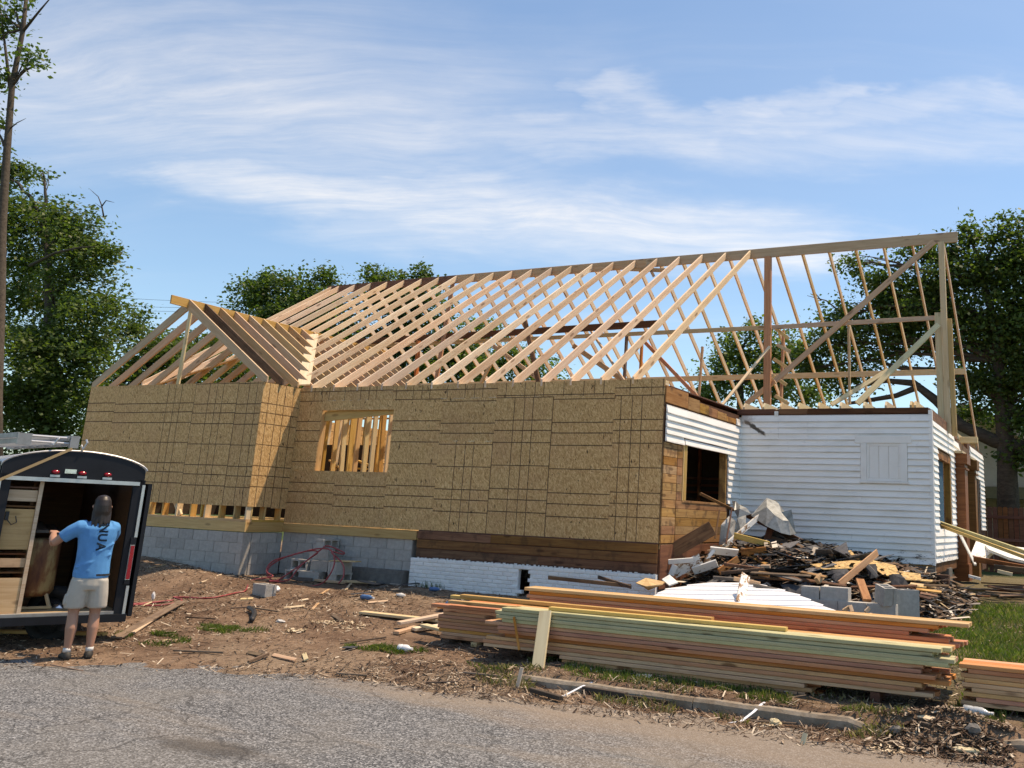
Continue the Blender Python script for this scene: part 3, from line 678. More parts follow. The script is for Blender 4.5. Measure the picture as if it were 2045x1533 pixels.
# ---- foundation: grey block under the new part, painted brick under the old part
fo = part('foundation')
def block_wall(ori, fixed, a0, a1, z0, rows, t=.19):
    bh, bl = .2, .4064
    for r in range(rows):
        a = a0 - (bl / 2 if r % 2 else 0)
        while a < a1 - .02:
            s, e = max(a, a0), min(a + bl, a1)
            if e - s > .04:
                d = NP.uniform(-.002, .002)
                mb = MB()
                if ori == 'Y': mb.box(0, -.004 + d, 0, e - s - .010, t, bh - .010); M = Matrix.Translation((s + .005, fixed, z0 + r * bh + .005))
                else: mb.box(-t, 0, 0, .004 + d, e - s - .010, bh - .010); M = Matrix.Translation((fixed, s + .005, z0 + r * bh + .005))
                mb.build('concrete_block', 'concrete_block', fo, M=M)
            a += bl
    mb = MB()
    if ori == 'Y': mb.box(a0, fixed + .006, z0, a1, fixed + t - .006, z0 + rows * bh - .006)
    else: mb.box(fixed - t + .006, a0, z0, fixed - .006, a1, z0 + rows * bh - .006)
    mb.build('mortar_bed', 'mortar', fo)
block_wall('Y', YB + .01, XL, XB - .01, .40, 4)
block_wall('X', XB - .01, YB + .21, .0, .40, 4)
block_wall('Y', .012, XB + .01, -.40, .42, 4)
mb = MB(); mb.box(-2.25, -.16, .0, -.42, .1, .60); mb.box(-2.25, -.12, .60, -.42, .1, .66); mb.build('footing', 'footing', fo)
mb = MB(); mb.box(XL, YB - .04, 0.1, XB + .05, YB + .1, .42); mb.build('footing', 'footing', fo)
bw_ = part('brick_foundation'); BR = {}
def brick(x, z, L):
    k = round(L, 3)
    if k not in BR:
        mb = MB(); e = .006; L_ = L - .010
        mb.loft([[(0, 0, 0), (L_, 0, 0), (L_, 0, .057), (0, 0, .057)], [(0, -.085, 0), (L_, -.085, 0), (L_, -.085, .057), (0, -.085, .057)], [(e, -.091, e), (L_ - e, -.091, e), (L_ - e, -.091, .057 - e), (e, -.091, .057 - e)]])
        BR[k] = mb.mesh('brick', mats=['white_brick'])
    add('brick', BR[k], None, bw_, Matrix.Translation((x + NP.uniform(-.002, .002), .012 + NP.uniform(-.003, .003), z)))
for r in range(8):
    z = .905 - .0675 * (r + 1); x = -.34 - (.1 if r % 2 else 0)
    while x < 4.6:
        s, e = max(x, -.34), min(x + .203, 4.6)
        hole = (r > 0) and (2.03 - (.05 if r in (2, 3, 4) else 0) < (s + e) / 2 < 2.22)
        if e - s > .05 and not hole: brick(s, z, e - s)
        x += .203
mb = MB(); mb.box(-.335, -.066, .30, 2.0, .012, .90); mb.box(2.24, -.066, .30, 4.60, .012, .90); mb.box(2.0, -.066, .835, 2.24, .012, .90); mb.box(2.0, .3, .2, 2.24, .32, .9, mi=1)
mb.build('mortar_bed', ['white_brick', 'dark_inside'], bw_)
# dark old siding boards between the brick and the OSB
os_ = part('old_siding')
zz = [1.388, 1.235, 1.075, .925]
for i in range(3):
    cuts = [(-.27, 1.35), (1.352, 4.595)] if i == 0 else ([(-.27, 2.35), (2.352, 4.595)] if i == 2 else [(-.27, 4.595)])
    for a, b in cuts: board('siding_board', (a, -.028 + .006 * i, (zz[i] + zz[i + 1]) / 2), (b, -.028 + .006 * i, (zz[i] + zz[i + 1]) / 2 - .006), .024, zz[i] - zz[i + 1] - .012, 'old_siding', os_)
mb = MB(); mb.box(-.27, -.012, .91, 4.59, .02, 1.40); mb.build('backing', 'old_timber', os_)
mb = MB()
for i in range(60):
    x = -.2 + i * .08 + rnd.random() * .04; mb.box(x, -.07, .905, x + rnd.uniform(.02, .06), -.05, .905 + rnd.uniform(.004, .02))
mb.build('chipped_paint', 'white_brick', os_, kind='stuff')

# ---- main roof: ridge board, front and back rafters, jacks, valley
roof = part('roof_frame')
RD = .16      # plumb depth of a rafter
def rafter(x, y0, y1, side, mat='new_lumber', name='rafter', parent=None, w=.038):
    """side -1: front slope, +1: back slope; y0 is the low end"""
    zf = lambda y: ZR - .02 - PITCH * abs(y - YR)
    z0, z1 = zf(y0), zf(y1)
    mb = MB(); L = abs(y1 - y0)
    poly = [(0, z0 - RD * .95), (0, z0), (y1 - y0, z1), (y1 - y0, z1 - RD)]
    if side < 0 and y0 < .3: poly = [(0, z0 - .125), (0, z0), (y1 - y0, z1), (y1 - y0, z1 - RD), (.12, z0 - RD + .06)]
    # local x along the run so the grain follows the rafter
    ax = Vector((0, y1 - y0, z1 - z0)).normalized(); nz = Vector((1, 0, 0)).cross(ax) if side < 0 else ax.cross(Vector((1, 0, 0)))
    M = Matrix((ax, ax.cross(nz) * -1, nz)).transposed().to_4x4(); M.translation = Vector((x, y0, z0)); Mi = M.inverted()
    n = len(poly); vs = [Vector((x - w / 2, y0 + a, b)) for a, b in poly] + [Vector((x + w / 2, y0 + a, b)) for a, b in poly]
    fs = [tuple(range(n)), tuple(range(2 * n - 1, n - 1, -1))] + [(i, n + i, n + (i + 1) % n, (i + 1) % n) for i in range(n)]
    me = mesh('rafter', [Mi @ v for v in vs], fs); me.materials.append(MATS[mat])
    import bmesh
    bm = bmesh.new(); bm.from_mesh(me); bmesh.ops.recalc_face_normals(bm, faces=bm.faces); bm.to_mesh(me); bm.free()
    return add(name, me, None, parent or roof, M)
front_x = [4.0 - .6125 * k for k in range(22)]
for x in front_x:
    j = NP.uniform(-.008, .008)
    if x > XB + .1: rafter(x + j, -.02, YR - .02, -1)
    elif x > -6.2: rafter(x + j, -(x - XB) + .10, YR - .02, -1, name='jack_rafter')
    else: rafter(x + j, max((x - XL) + .12, .1), YR - .02, -1, name='jack_rafter')
rafter(-9.15, .4, YR - .02, -1)
for x in [4.06 - .6125 * k for k in range(22)] + [4.63, 5.25, 5.88, 6.5, 7.13, 7.76]: rafter(x, YK + .12, YR + .02, 1, 'tan_lumber' if x > 4.2 else 'new_lumber', 'back_rafter')
rafter(8.42, YK + .22, YR + .02, 1, 'tan_lumber', 'back_rafter')
for a, b in ((-9.3, -4.6), (-4.598, 1.25), (1.252, 8.74)):
    board('ridge_board', (a, YR, ZR - .125), (b, YR, ZR - .125), .038, .235, 'tan_lumber' if a > -5 else 'old_siding', roof)
# valley boards
def zmain(y): return ZR - .02 - PITCH * (YR - y)
board('valley_board', (XB + .02, .03, zmain(.0) + .01), (-6.15, 2.53, zmain(2.5) + .01), .25, .03, 'white_top_lumber', roof, up=(.25, -.45, .8))
board('valley_board', (XL + .05, .06, zmain(.0) - .03), (-6.25, 2.6, zmain(2.6) - .03), .20, .03, 'new_lumber', roof, up=(-.35, -.35, .8))
# gable roof of the bump-out
GXR, GZR = -6.20, 5.93
gr = part('gable_roof_frame')
board('ridge_board', (GXR, -1.36, GZR - .10), (GXR, 5.2, GZR - .10), .038, .185, 'yellow_lumber', gr)
def gable_rafter(y, s, mat):
    xe = XB + .06 if s > 0 else XL - .04
    za = GZR - .01; ze = ZT + .10
    ax = Vector((xe - GXR, 0, ze - za)).normalized(); nz = Vector((0, 1, 0)).cross(ax); nz = nz if nz.z > 0 else -nz
    M = Matrix((ax, nz.cross(ax), nz)).transposed().to_4x4(); M.translation = Vector((GXR + .019 * s, y, za)); Mi = M.inverted()
    R_ = .195; poly = [(GXR + .019 * s, za), (xe, ze), (xe, ze - .115), (xe - .10 * s, ze - .115), (GXR + .019 * s, za - R_ - .03)]
    n = 5; vs = [Vector((a, y - .019, b)) for a, b in poly] + [Vector((a, y + .019, b)) for a, b in poly]
    fs = [tuple(range(n)), tuple(range(2 * n - 1, n - 1, -1))] + [(i, n + i, n + (i + 1) % n, (i + 1) % n) for i in range(n)]
    me = mesh('rafter', [Mi @ v for v in vs], fs); me.materials.append(MATS[mat])
    import bmesh
    bm = bmesh.new(); bm.from_mesh(me); bmesh.ops.recalc_face_normals(bm, faces=bm.faces); bm.to_mesh(me); bm.free()
    add('gable_rafter', me, None, gr, M)
for k in range(16):
    y = -.93 + .392 * k
    gable_rafter(y, 1, 'tan_lumber' if k != 1 else 'weathered_wood'); gable_rafter(y + .02, -1, 'tan_lumber')
board('king_post', (-6.20, YB + .06, ZT), (-6.16, YB + .06, GZR - .20), .038, .089, 'pale_lumber', gr, up=(1, 0, 0))
board('collar_tie', (-6.95, YB + .12, 5.30), (-5.45, YB + .12, 5.30), .038, .09, 'yellow_lumber', gr) if False else None
# struts, purlins and props inside the roof
pr_ = part('roof_props')
def prop(a, b, w, h, mat, Y=None, up=(0, 1, 0), name='brace'): board(name, a, b, w, h, mat, pr_, up=up)
def A(px, py, Y): return at(px, py, Y=Y)
board('post', (4.50, 5.86, 4.15), (4.46, 5.86, 7.90), .16, .10, 'fir_lumber', pr_, up=(0, 1, 0))
board('post', (8.44, 5.86, 3.75), (8.40, 5.86, 7.90), .12, .10, 'pale_lumber', pr_, up=(0, 1, 0))
board('post', (8.56, 5.92, 3.70), (8.52, 5.92, 6.20), .10, .07, 'yellow_lumber', pr_, up=(0, 1, 0))
board('post', (8.31, 5.84, 3.9), (8.29, 5.84, 6.33), .13, .04, 'pale_lumber', pr_, up=(0, 1, 0))
board('purlin', (-9.0, 5.86, 6.22), (4.42, 5.86, 6.19), .04, .10, 'tan_lumber', pr_)
board('purlin', (4.58, 5.86, 6.19), (8.22, 5.86, 6.22), .04, .10, 'tan_lumber', pr_)
board('purlin', (-9.0, 9.28, 5.60), (8.46, 9.28, 5.60), .04, .14, 'pale_lumber', pr_)
board('old_beam', A(560, 692, 5.7), A(1312, 646, 5.7), .05, .17, 'old_timber', pr_)
board('old_prop', A(1046, 630, 4.6), A(1078, 775, 4.6), .12, .05, 'old_siding', pr_, up=(0, 1, 0))
board('brace', A(1866, 482, 5.80), A(1548, 760, 5.80), .12, .04, 'tan_lumber', pr_, up=(0, 1, 0))
board('brace', A(1548, 760, 5.92), A(1490, 806, 6.2), .12, .04, 'tan_lumber', pr_, up=(0, 1, 0))
board('brace', A(1874, 648, 5.72), A(1712, 806, 4.4), .12, .04, 'pale_lumber', pr_, up=(0, 1, 0))
board('brace', A(1775, 738, 5.5), A(1660, 808, 4.6), .09, .04, 'pale_lumber', pr_, up=(0, 1, 0))
board('brace', A(1537, 692, 5.6), A(1437, 815, 3.9), .06, .04, 'white_top_lumber', pr_, up=(0, 1, 0))
board('brace', A(1403, 692, 8.3), A(1395, 800, 8.3), .05, .08, 'tan_lumber', pr_, up=(0, 1, 0))
board('brace', A(1695, 650, 8.0), A(1697, 806, 8.0), .05, .09, 'tan_lumber', pr_, up=(0, 1, 0))
board('brace', A(1285, 680, 7.0), A(1400, 800, 7.0), .09, .05, 'fir_lumber', pr_, up=(0, 1, 0))
board('brace', A(1145, 690, 6.4), A(1260, 770, 6.4), .13, .05, 'tan_lumber', pr_, up=(0, 1, 0))
board('brace', A(1180, 660, 6.2), A(1250, 765, 6.0), .05, .09, 'tan_lumber', pr_, up=(0, 1, 0))
board('brace', A(985, 690, 7.0), A(1080, 760, 7.0), .11, .05, 'tan_lumber', pr_, up=(0, 1, 0))
board('brace', A(1000, 690, 6.4), A(960, 765, 6.4), .09, .05, 'tan_lumber', pr_, up=(0, 1, 0))
board('prop', A(1252, 665, 6.3), A(1246, 770, 6.3), .05, .10, 'weathered_wood', pr_, up=(0, 1, 0))
board('prop', A(1282, 685, 6.0), A(1278, 765, 6.0), .05, .09, 'fir_lumber', pr_, up=(0, 1, 0))
board('prop', A(905, 560, 5.9), A(870, 768, 5.0), .06, .12, 'fir_lumber', pr_, up=(0, 1, 0))
board('prop', A(836, 680, 5.2), A(830, 768, 5.2), .06, .12, 'fir_lumber', pr_, up=(0, 1, 0))
board('prop', A(1565, 660, 6.6), A(1560, 800, 6.6), .05, .12, 'fir_lumber', pr_, up=(0, 1, 0))
for (a, b) in [((1548, 655), (1575, 676)), ((1552, 688), (1578, 702)), ((1545, 716), (1572, 734)), ((1543, 750), (1570, 768)), ((1548, 790), (1575, 806))]:
    board('cleat', A(a[0], a[1], 6.0), A(b[0], b[1], 6.5), .08, .03, 'pale_lumber', pr_, up=(0, 1, 0))
board('cleat', A(1299, 538, 5.85), A(1306, 552, 5.85), .07, .03, 'tan_lumber', pr_, up=(0, 1, 0))
board('cleat', A(1255, 537, 5.85), A(1335, 540, 5.85), .10, .03, 'tan_lumber', pr_, up=(0, 1, 0))
board('cleat', A(378, 608, -.9), A(392, 618, -.5), .14, .03, 'yellow_lumber', gr, up=(0, 1, 0))

# ---- old white end: clapboard front, side stub by the OSB, right side
YW, XW = 3.73, 8.41
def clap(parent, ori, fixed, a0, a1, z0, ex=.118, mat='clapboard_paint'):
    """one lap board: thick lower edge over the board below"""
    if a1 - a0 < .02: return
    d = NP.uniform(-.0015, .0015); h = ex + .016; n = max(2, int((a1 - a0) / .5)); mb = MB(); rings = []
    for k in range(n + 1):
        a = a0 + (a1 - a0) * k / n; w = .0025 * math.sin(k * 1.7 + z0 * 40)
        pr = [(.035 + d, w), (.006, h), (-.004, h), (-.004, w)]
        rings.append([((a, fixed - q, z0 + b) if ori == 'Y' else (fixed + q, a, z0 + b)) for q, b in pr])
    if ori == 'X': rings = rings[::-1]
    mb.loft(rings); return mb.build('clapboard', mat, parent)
cw = part('white_front_wall')
EX = .1185; zs = [1.16 + EX * k for k in range(24)]
for k, z in enumerate(zs):
    if k > 22 and False: continue
    top = z + EX
    segs = [(4.66, 8.40)]
    if 2.60 < z + .06 < 3.36: segs = [(4.66, 7.085), (7.965, 8.40)]
    elif 3.36 <= z + .06 < 3.50: segs = [(4.66, 6.975), (8.05, 8.40)]
    if k in (19, 20, 21, 22): segs = [(4.66, 5.44), (5.443, 6.03), (6.033, 8.40)]
    if z > 3.86: segs = []
    if k == 22: segs = [(4.66, 5.44), (5.443, 6.03), (6.033, 8.40)]
    if k in (3, 6, 9): segs = [(segs[0][0], 6.3 + .2 * k % 1), (6.303 + .2 * k % 1, segs[0][1])] + segs[1:] if len(segs) == 1 else segs
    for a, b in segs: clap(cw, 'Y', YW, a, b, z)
mb = MB(); mb.box(4.64, YW, 1.10, 8.40, YW + .1, 3.90); mb.build('wall_core', 'old_sheathing', cw)
# boarded window
wn = part('boarded_window')
def wb(x0, x1, z0, z1, d, name='casing'): mb = MB(); mb.box(0, -d, 0, x1 - x0, 0, z1 - z0); return mb.build(name, 'window_paint', wn, M=Matrix.Translation((x0, YW - .004, z0)))
wb(7.09, 7.20, 2.64, 3.355, .032); wb(7.84, 7.96, 2.64, 3.355, .032); wb(6.98, 8.045, 3.357, 3.495, .036, 'head_casing'); wb(7.06, 7.99, 2.60, 2.638, .05, 'sill')
wb(7.203, 7.245, 2.70, 3.353, .018, 'frame'); wb(7.797, 7.837, 2.70, 3.353, .018, 'frame'); wb(7.246, 7.796, 3.30, 3.353, .018, 'frame'); wb(7.203, 7.837, 2.642, 2.698, .018, 'frame')
for a, b in ((7.248, 7.425), (7.430, 7.610), (7.615, 7.794)): wb(a, b, 2.70, 3.298, .010, 'board')
# band and joist ends on top of the wall
tp = part('old_top_plate')
for a, b, m in ((4.55, 5.37, 'old_timber'), (5.44, 6.02, 'old_siding'), (6.03, 8.36, 'old_timber')): board('band_board', (a, YW + .005, 3.975), (b, YW + .005, 3.975), .03, .11, m, tp)
board('band_block', (5.35, YW - .01, 3.93), (5.43, YW - .01, 3.93), .02, .10, 'white_trim', tp)
board('top_plate', (4.6, YW + .10, 3.97), (8.38, YW + .10, 3.97), .12, .10, 'old_timber', tp)
for x in (4.70, 5.12, 5.48, 5.85, 6.26, 6.70, 7.16, 7.58, 8.05, 8.13):
    mb = MB(); mb.prism([(0, 0), (0, .055), (.085, .14), (7.9, .14), (7.9, 0)], .04, Matrix(((0, -1, 0, x), (1, 0, 0, YW + .03), (0, 0, 1, 4.027), (0, 0, 0, 1))))
    mb.build('ceiling_joist', 'pale_lumber', tp)
# side stub facing right, between the OSB wall and the white wall: clapboards above, bare sheathing below
jw = part('side_stub_wall')
for k in range(24):
    z = 1.16 + EX * k
    if z > 3.60: continue
    a0 = .03 if z > 3.06 else (3.02 if z > 2.04 else 3.05)
    if z > 3.06 and z < 3.16: a0 = .84
    b1 = 3.705
    if 3.1 < z + .1 and z < 3.10: a0 = .84
    if z < 2.0 and z > 1.3: a0 = 3.2
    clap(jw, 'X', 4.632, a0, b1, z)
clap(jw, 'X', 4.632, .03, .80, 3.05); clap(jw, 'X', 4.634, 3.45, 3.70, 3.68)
mb = MB(); mb.box(4.60, 3.695, 1.15, 4.668, 3.735, 3.86); mb.build('corner_board', 'clapboard_paint', jw)
def jb(y0, y1, z0, z1, m='old_sheathing', d=.0): board('sheathing_board', (4.618 + d, y0, (z0 + z1) / 2), (4.618 + d, y1, (z0 + z1) / 2), .022, z1 - z0 - .006, m, jw)
z = 1.39
while z < 3.02:
    h = rnd.choice([.13, .14, .145]); zt = min(z + h, 3.04)
    jb(.015, .56, z, zt, d=NP.uniform(-.003, .003)); jb(.585, .80, z, zt) if z > 2.0 else None
    if z < 2.0: jb(.585, 3.04, z, min(zt, 2.10), d=NP.uniform(-.003, .003))
    z = zt
for (a, b, z0, z1) in ((.0, .95, 3.70, 3.98), (.96, 1.5, 3.69, 3.92), (1.51, 1.95, 3.70, 3.88), (1.96, 2.4, 3.69, 3.86), (2.41, 2.9, 3.69, 3.84), (2.91, 3.45, 3.69, 3.80)): jb(a, b, z0, z1, d=.004)
for y in (.84, .90, .955, 2.93): board('jamb_stud', (4.57, y, 2.10), (4.57, y, 3.16), .14, .045, 'yellow_lumber' if y < 1 else 'old_sheathing', jw, up=(0, 1, 0))
board('rough_sill', (4.57, .82, 2.09), (4.57, 2.97, 2.09), .14, .04, 'old_sheathing', jw)
board('old_header', (4.60, .82, 3.175), (4.60, 2.97, 3.165), .09, .05, 'old_timber', jw)
mb = MB(); mb.box(4.50, .0, 1.1, 4.605, .80, 3.95); mb.box(4.50, .80, 1.1, 4.605, 3.02, 2.06); mb.box(4.50, 3.0, 1.1, 4.605, 3.72, 3.9); mb.box(4.50, .80, 3.20, 4.605, 3.0, 3.9); mb.build('wall_core', 'old_timber', jw)
mb = MB(); mb.box(2.6, .3, 1.4, 2.64, 3.9, 4.0); mb.build('inner_wall_or_shade_sheet', 'old_timber', jw)
mb = MB(); mb.box(1.4, .3, 4.0, 4.58, 3.9, 4.02); mb.build('inner_ceiling', 'old_timber', jw)
mb = MB(); mb.box(1.4, 3.86, 1.4, 4.6, 3.90, 4.0); mb.build('inner_wall_or_shade_sheet', 'dark_inside', jw)  # partition added in a shade-dark colour so the side opening looks unlit
for k in range(9): board('lath', (2.2, 3.83, 1.5 + .14 * k), (4.55, 3.83, 1.5 + .14 * k), .02, .05, 'old_timber', jw)
board('inner_stud', (3.75, 3.75, 1.4), (3.75, 3.75, 3.9), .09, .05, 'old_siding', jw, up=(1, 0, 0))
# right side wall of the old end
rw_ = part('white_side_wall')
for k in range(22):
    z = 1.20 + EX * k
    if z > 3.74: continue
    if 1.76 < z + .06 < 3.30: segs = [(3.76, 4.36), (6.22, 6.92)]
    else: segs = [(3.76, 6.95)]
    if z > 3.45: segs = [(3.76, 3.76 + (4.1 - z) * 7.5)]
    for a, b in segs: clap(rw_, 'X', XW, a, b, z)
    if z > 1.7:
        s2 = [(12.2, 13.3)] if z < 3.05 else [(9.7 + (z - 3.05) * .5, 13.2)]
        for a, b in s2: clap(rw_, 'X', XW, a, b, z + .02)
mb = MB(); mb.box(8.36, 3.70, 1.15, 8.43, 3.765, 3.98); mb.build('corner_board', 'clapboard_paint', rw_)
board('side_plate', (8.40, 3.80, 3.90), (8.40, 7.5, 3.86), .05, .20, 'old_siding', rw_); board('side_plate', (8.38, 4.6, 3.76), (8.38, 9.6, 3.62), .05, .22, 'weathered_wood', rw_)
board('plate_end', (8.35, 8.6, 3.86), (8.75, 8.6, 3.86), .15, .14, 'pale_lumber', rw_)
for b_ in ((8.32, 3.78, 1.0, 8.405, 4.40, 3.85), (8.32, 6.2, 1.0, 8.405, 7.0, 3.75), (8.32, 4.4, 1.0, 8.405, 6.2, 1.78), (8.32, 4.4, 3.32, 8.405, 6.2, 3.8), (8.32, 9.6, 3.0, 8.405, 13.2, 3.9), (8.32, 12.2, .8, 8.405, 13.3, 3.0)): mb = MB(); mb.box(*b_); mb.build('wall_core', 'old_timber', rw_)
board('jamb', (8.36, 4.42, 1.78), (8.36, 4.42, 3.30), .12, .04, 'old_timber', rw_, up=(0, 1, 0)); board('jamb', (8.36, 6.16, 1.78), (8.36, 6.16, 3.30), .12, .12, 'old_sheathing', rw_, up=(0, 1, 0))
board('window_header', (8.38, 4.4, 3.22), (8.38, 6.2, 3.22), .08, .16, 'old_sheathing', rw_)
mb = MB(); mb.box(8.30, 5.0, 1.78, 8.33, 5.75, 3.15); mb.build('blue_sheet', 'teal_cloth', rw_)
mb = MB(); mb.box(7.6, 4.2, 1.3, 7.62, 6.3, 3.4); mb.build('inner_wall_or_shade_sheet', 'dark_inside', rw_)
# porch columns and the dark bay beyond them
po = part('porch_column')
def column(y0, y1, z1, x0=8.36, x1=8.62):
    mb = MB(); mb.box(x0, y0, .75, x1, y1, z1); mb.box(x0 - .015, y0 - .03, .75, x1 + .03, y1 + .03, .80 + .3); mb.box(x0 - .015, y0 - .03, z1 - .34, x1 + .035, y1 + .03, z1 - .30); mb.box(x0 - .015, y0 - .06, z1 - .22, x1 + .06, y1 + .06, z1)
    mb.build('column', 'orange_column', po)
column(6.98, 7.5, 3.42); column(9.0, 9.4, 3.42)
board('column_cap', (8.3, 6.8, 3.45), (8.3, 9.6, 3.45), .6, .05, 'white_top_lumber', po)
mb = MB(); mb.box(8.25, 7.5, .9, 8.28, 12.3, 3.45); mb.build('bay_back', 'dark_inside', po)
for y in (8.0, 8.4, 9.8, 10.3, 10.9, 11.5): board('mullion', (8.42, y, 1.0), (8.42, y, 3.35), .05, .08, 'grey_wood', po, up=(0, 1, 0))
# skirt and piers under the old end
sk = part('skirt')
board('sill_beam', (4.9, YW + .04, 1.08), (8.42, YW + .04, 1.05), .10, .16, 'grey_wood', sk); board('sill_beam', (4.9, YW + .09, .88), (8.36, YW + .09, .86), .08, .22, 'old_siding', sk)
board('sill_beam', (8.38, 3.8, 1.10), (8.38, 7.0, 1.10), .08, .16, 'old_siding', sk)
mb = MB(); mb.box(8.30, 5.2, .4, 8.46, 5.75, 1.06); mb.build('pier', 'footing', sk)
mb = MB(); mb.box(8.25, 3.75, .4, 8.40, 4.0, 1.0); mb.build('pier', 'footing', sk)
board('stub_skirt', (4.60, .02, 1.02), (4.60, 3.7, 1.02), .06, .70, 'old_siding', sk); board('stub_skirt', (4.58, .02, .55), (4.58, 3.7, .55), .06, .30, 'footing', sk)
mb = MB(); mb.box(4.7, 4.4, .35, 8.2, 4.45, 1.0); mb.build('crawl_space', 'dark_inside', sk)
mb = MB(); mb.box(4.7, 4.3, 1.22, 8.3, YK, 1.30); mb.build('old_floor', 'old_timber', sk)
# ------------------------------------------------------------------ trees and neighbours
def depth_of(p): return (p - CAM).dot(FWD)
def leaves(blobs, size, dens, seed, clump=.42):
    """blobs: (centre, rx, ry, rz); leaf-sized folded faces gathered in clumps"""
    r = np.random.RandomState(seed); out = []
    for c, rx, ry, rz, dn in blobs:
        vol = rx * ry * rz; nc = int(max(9, 14 * vol ** .72)); n = int(dens * dn * (rx * rz + rx * ry + ry * rz) / 3 / (size * size) * 44)
        d = r.normal(size=(nc, 3)); d /= np.linalg.norm(d, axis=1)[:, None]; rad = r.rand(nc) ** .42
        cc = d * rad[:, None] * np.array([rx, ry, rz]) + np.array(c)
        cs = clump * r.uniform(.55, 1.35, nc) * min(1.0, (vol ** (1 / 3)) / 1.6 + .25)
        k = r.randint(0, nc, n); p = cc[k] + r.normal(size=(n, 3)) * cs[k][:, None] * np.array([1, 1, .62])
        # leaf axes: hang a little, mostly facing up
        a = r.uniform(0, 2 * np.pi, n); t = r.uniform(-.9, .5, n)
        ax = np.stack([np.cos(a) * np.cos(t), np.sin(a) * np.cos(t), np.sin(t)], -1)
        nrm = r.normal(size=(n, 3)) * .75 + np.array([0, 0, .8]); sd = np.cross(ax, nrm); sd /= np.linalg.norm(sd, axis=1)[:, None] + 1e-6
        L = size * r.uniform(.5, 1.6, n)[:, None]; W = L * r.uniform(.26, .42, n)[:, None]
        out.append(np.stack([p, p + ax * L * .45 + sd * W, p + ax * L, p + ax * L * .5 - sd * W], 1))
    return np.concatenate(out)
def blob(px, py, Y, rx, ry, dn=1.0, ff=.8):
    c = at(px, py, Y=Y); s = depth_of(c) / FPX; return (c, rx * s, (rx + ry) / 2 * s * ff, ry * s, dn)
def limb(mb, a, b, r0, r1, seed, n=7, bow=.12):
    r = random.Random(seed); a, b = Vector(a), Vector(b); L = (b - a).length
    side = Vector((r.uniform(-1, 1), r.uniform(-1, 1), r.uniform(-.2, .8))) * L * bow
    pts = [a.lerp(b, k / n) + side * math.sin(math.pi * k / n) + Vector((r.uniform(-1, 1), r.uniform(-1, 1), r.uniform(-1, 1))) * L * .018 * (0 < k < n) for k in range(n + 1)]
    mb.tube(pts, [r0 + (r1 - r0) * (k / n) ** .8 for k in range(n + 1)], 8); return pts
def tree(name, label, trunk, r0, blobs, leaf, mat, dens=1.0, seed=1, extra=(), twigs=(), group=None):
    base = Vector(trunk[0]); root = empty(name, base, label=label, cat='tree', group=group)
    mb = MB(); pts = [Vector(p) for p in trunk]; n = len(pts)
    mb.tube(pts, [r0 * (1 - .72 * k / (n - 1)) * (1.25 if k == 0 else 1) for k in range(n)], 10)
    for i, b in enumerate(blobs):
        c = Vector(b[0]); j = min(range(1, n), key=lambda q: abs(pts[q].z - (c.z - b[3] * .6)) + .3 * (pts[q] - c).length)
        path = limb(mb, pts[j], c, r0 * .30, r0 * .05, seed * 31 + i)
        rr = random.Random(seed * 77 + i)
        for q in range(5):
            e = c + Vector((rr.uniform(-1, 1) * b[1], rr.uniform(-1, 1) * b[2], rr.uniform(-.3, 1) * b[3])) * .85
            limb(mb, path[rr.randint(3, 6)], e, r0 * .08, r0 * .02, seed * 13 + i * 9 + q, 4)
    for k, (pp, ra, rb) in enumerate(extra):
        mb.tube([Vector(p) for p in pp], [ra + (rb - ra) * q / (len(pp) - 1) for q in range(len(pp))], 9)
    for pp, ra in twigs: mb.tube([Vector(p) for p in pp], [ra * (1 - .8 * q / (len(pp) - 1)) for q in range(len(pp))], 5)
    me = mb.mesh('trunk', True, ['bark']); me.transform(Matrix.Translation(-base)); t = add('trunk', me); t.parent = root
    lv = leaves(blobs, leaf, dens, seed)
    me = quad_mesh('crown', (lv.reshape(-1, 3) - np.array(base)), np.arange(lv.shape[0] * 4).reshape(-1, 4), False)
    o = add('crown', me, mat); o.parent = root; return root
def gp(px, Y, py=1000):
    p = at(px, py, Y=Y); return Vector((p.x, p.y, .3))
def up(px, py, Y): return at(px, py, Y=Y)
Yt = 8.0
tree('leafy_tree', 'large bushy green tree filling the left edge behind the trailer', [gp(90, Yt), up(92, 860, Yt), up(95, 720, Yt), up(100, 600, Yt), up(95, 500, Yt), up(85, 430, Yt)], .32,
     [blob(55, 455, Yt, 95, 85), blob(150, 455, Yt, 62, 50), blob(155, 545, Yt, 80, 70), blob(50, 600, Yt + 1, 115, 90), blob(175, 650, Yt, 95, 80), blob(90, 720, Yt - 1, 130, 85), blob(30, 810, Yt - 1, 95, 75),
      blob(150, 800, Yt, 85, 85), blob(20, 355, Yt, 48, 40), blob(205, 505, Yt, 32, 30), blob(85, 345, Yt, 20, 14, .5), blob(95, 880, Yt, 120, 50)],
     .135, 'leaf_mid', .95, 3, twigs=[([up(207, 432, Yt), up(203, 410, Yt), up(196, 392, Yt), up(180, 378, Yt)], .035), ([up(203, 412, Yt), up(212, 400, Yt), up(228, 404, Yt)], .03), ([up(204, 415, Yt), up(190, 405, Yt)], .02)],
     extra=[([up(60, 530, Yt - 2.2), up(110, 505, Yt - 2.6), up(160, 494, Yt - 2.6), up(190, 492, Yt - 2.6)], .06, .015)])
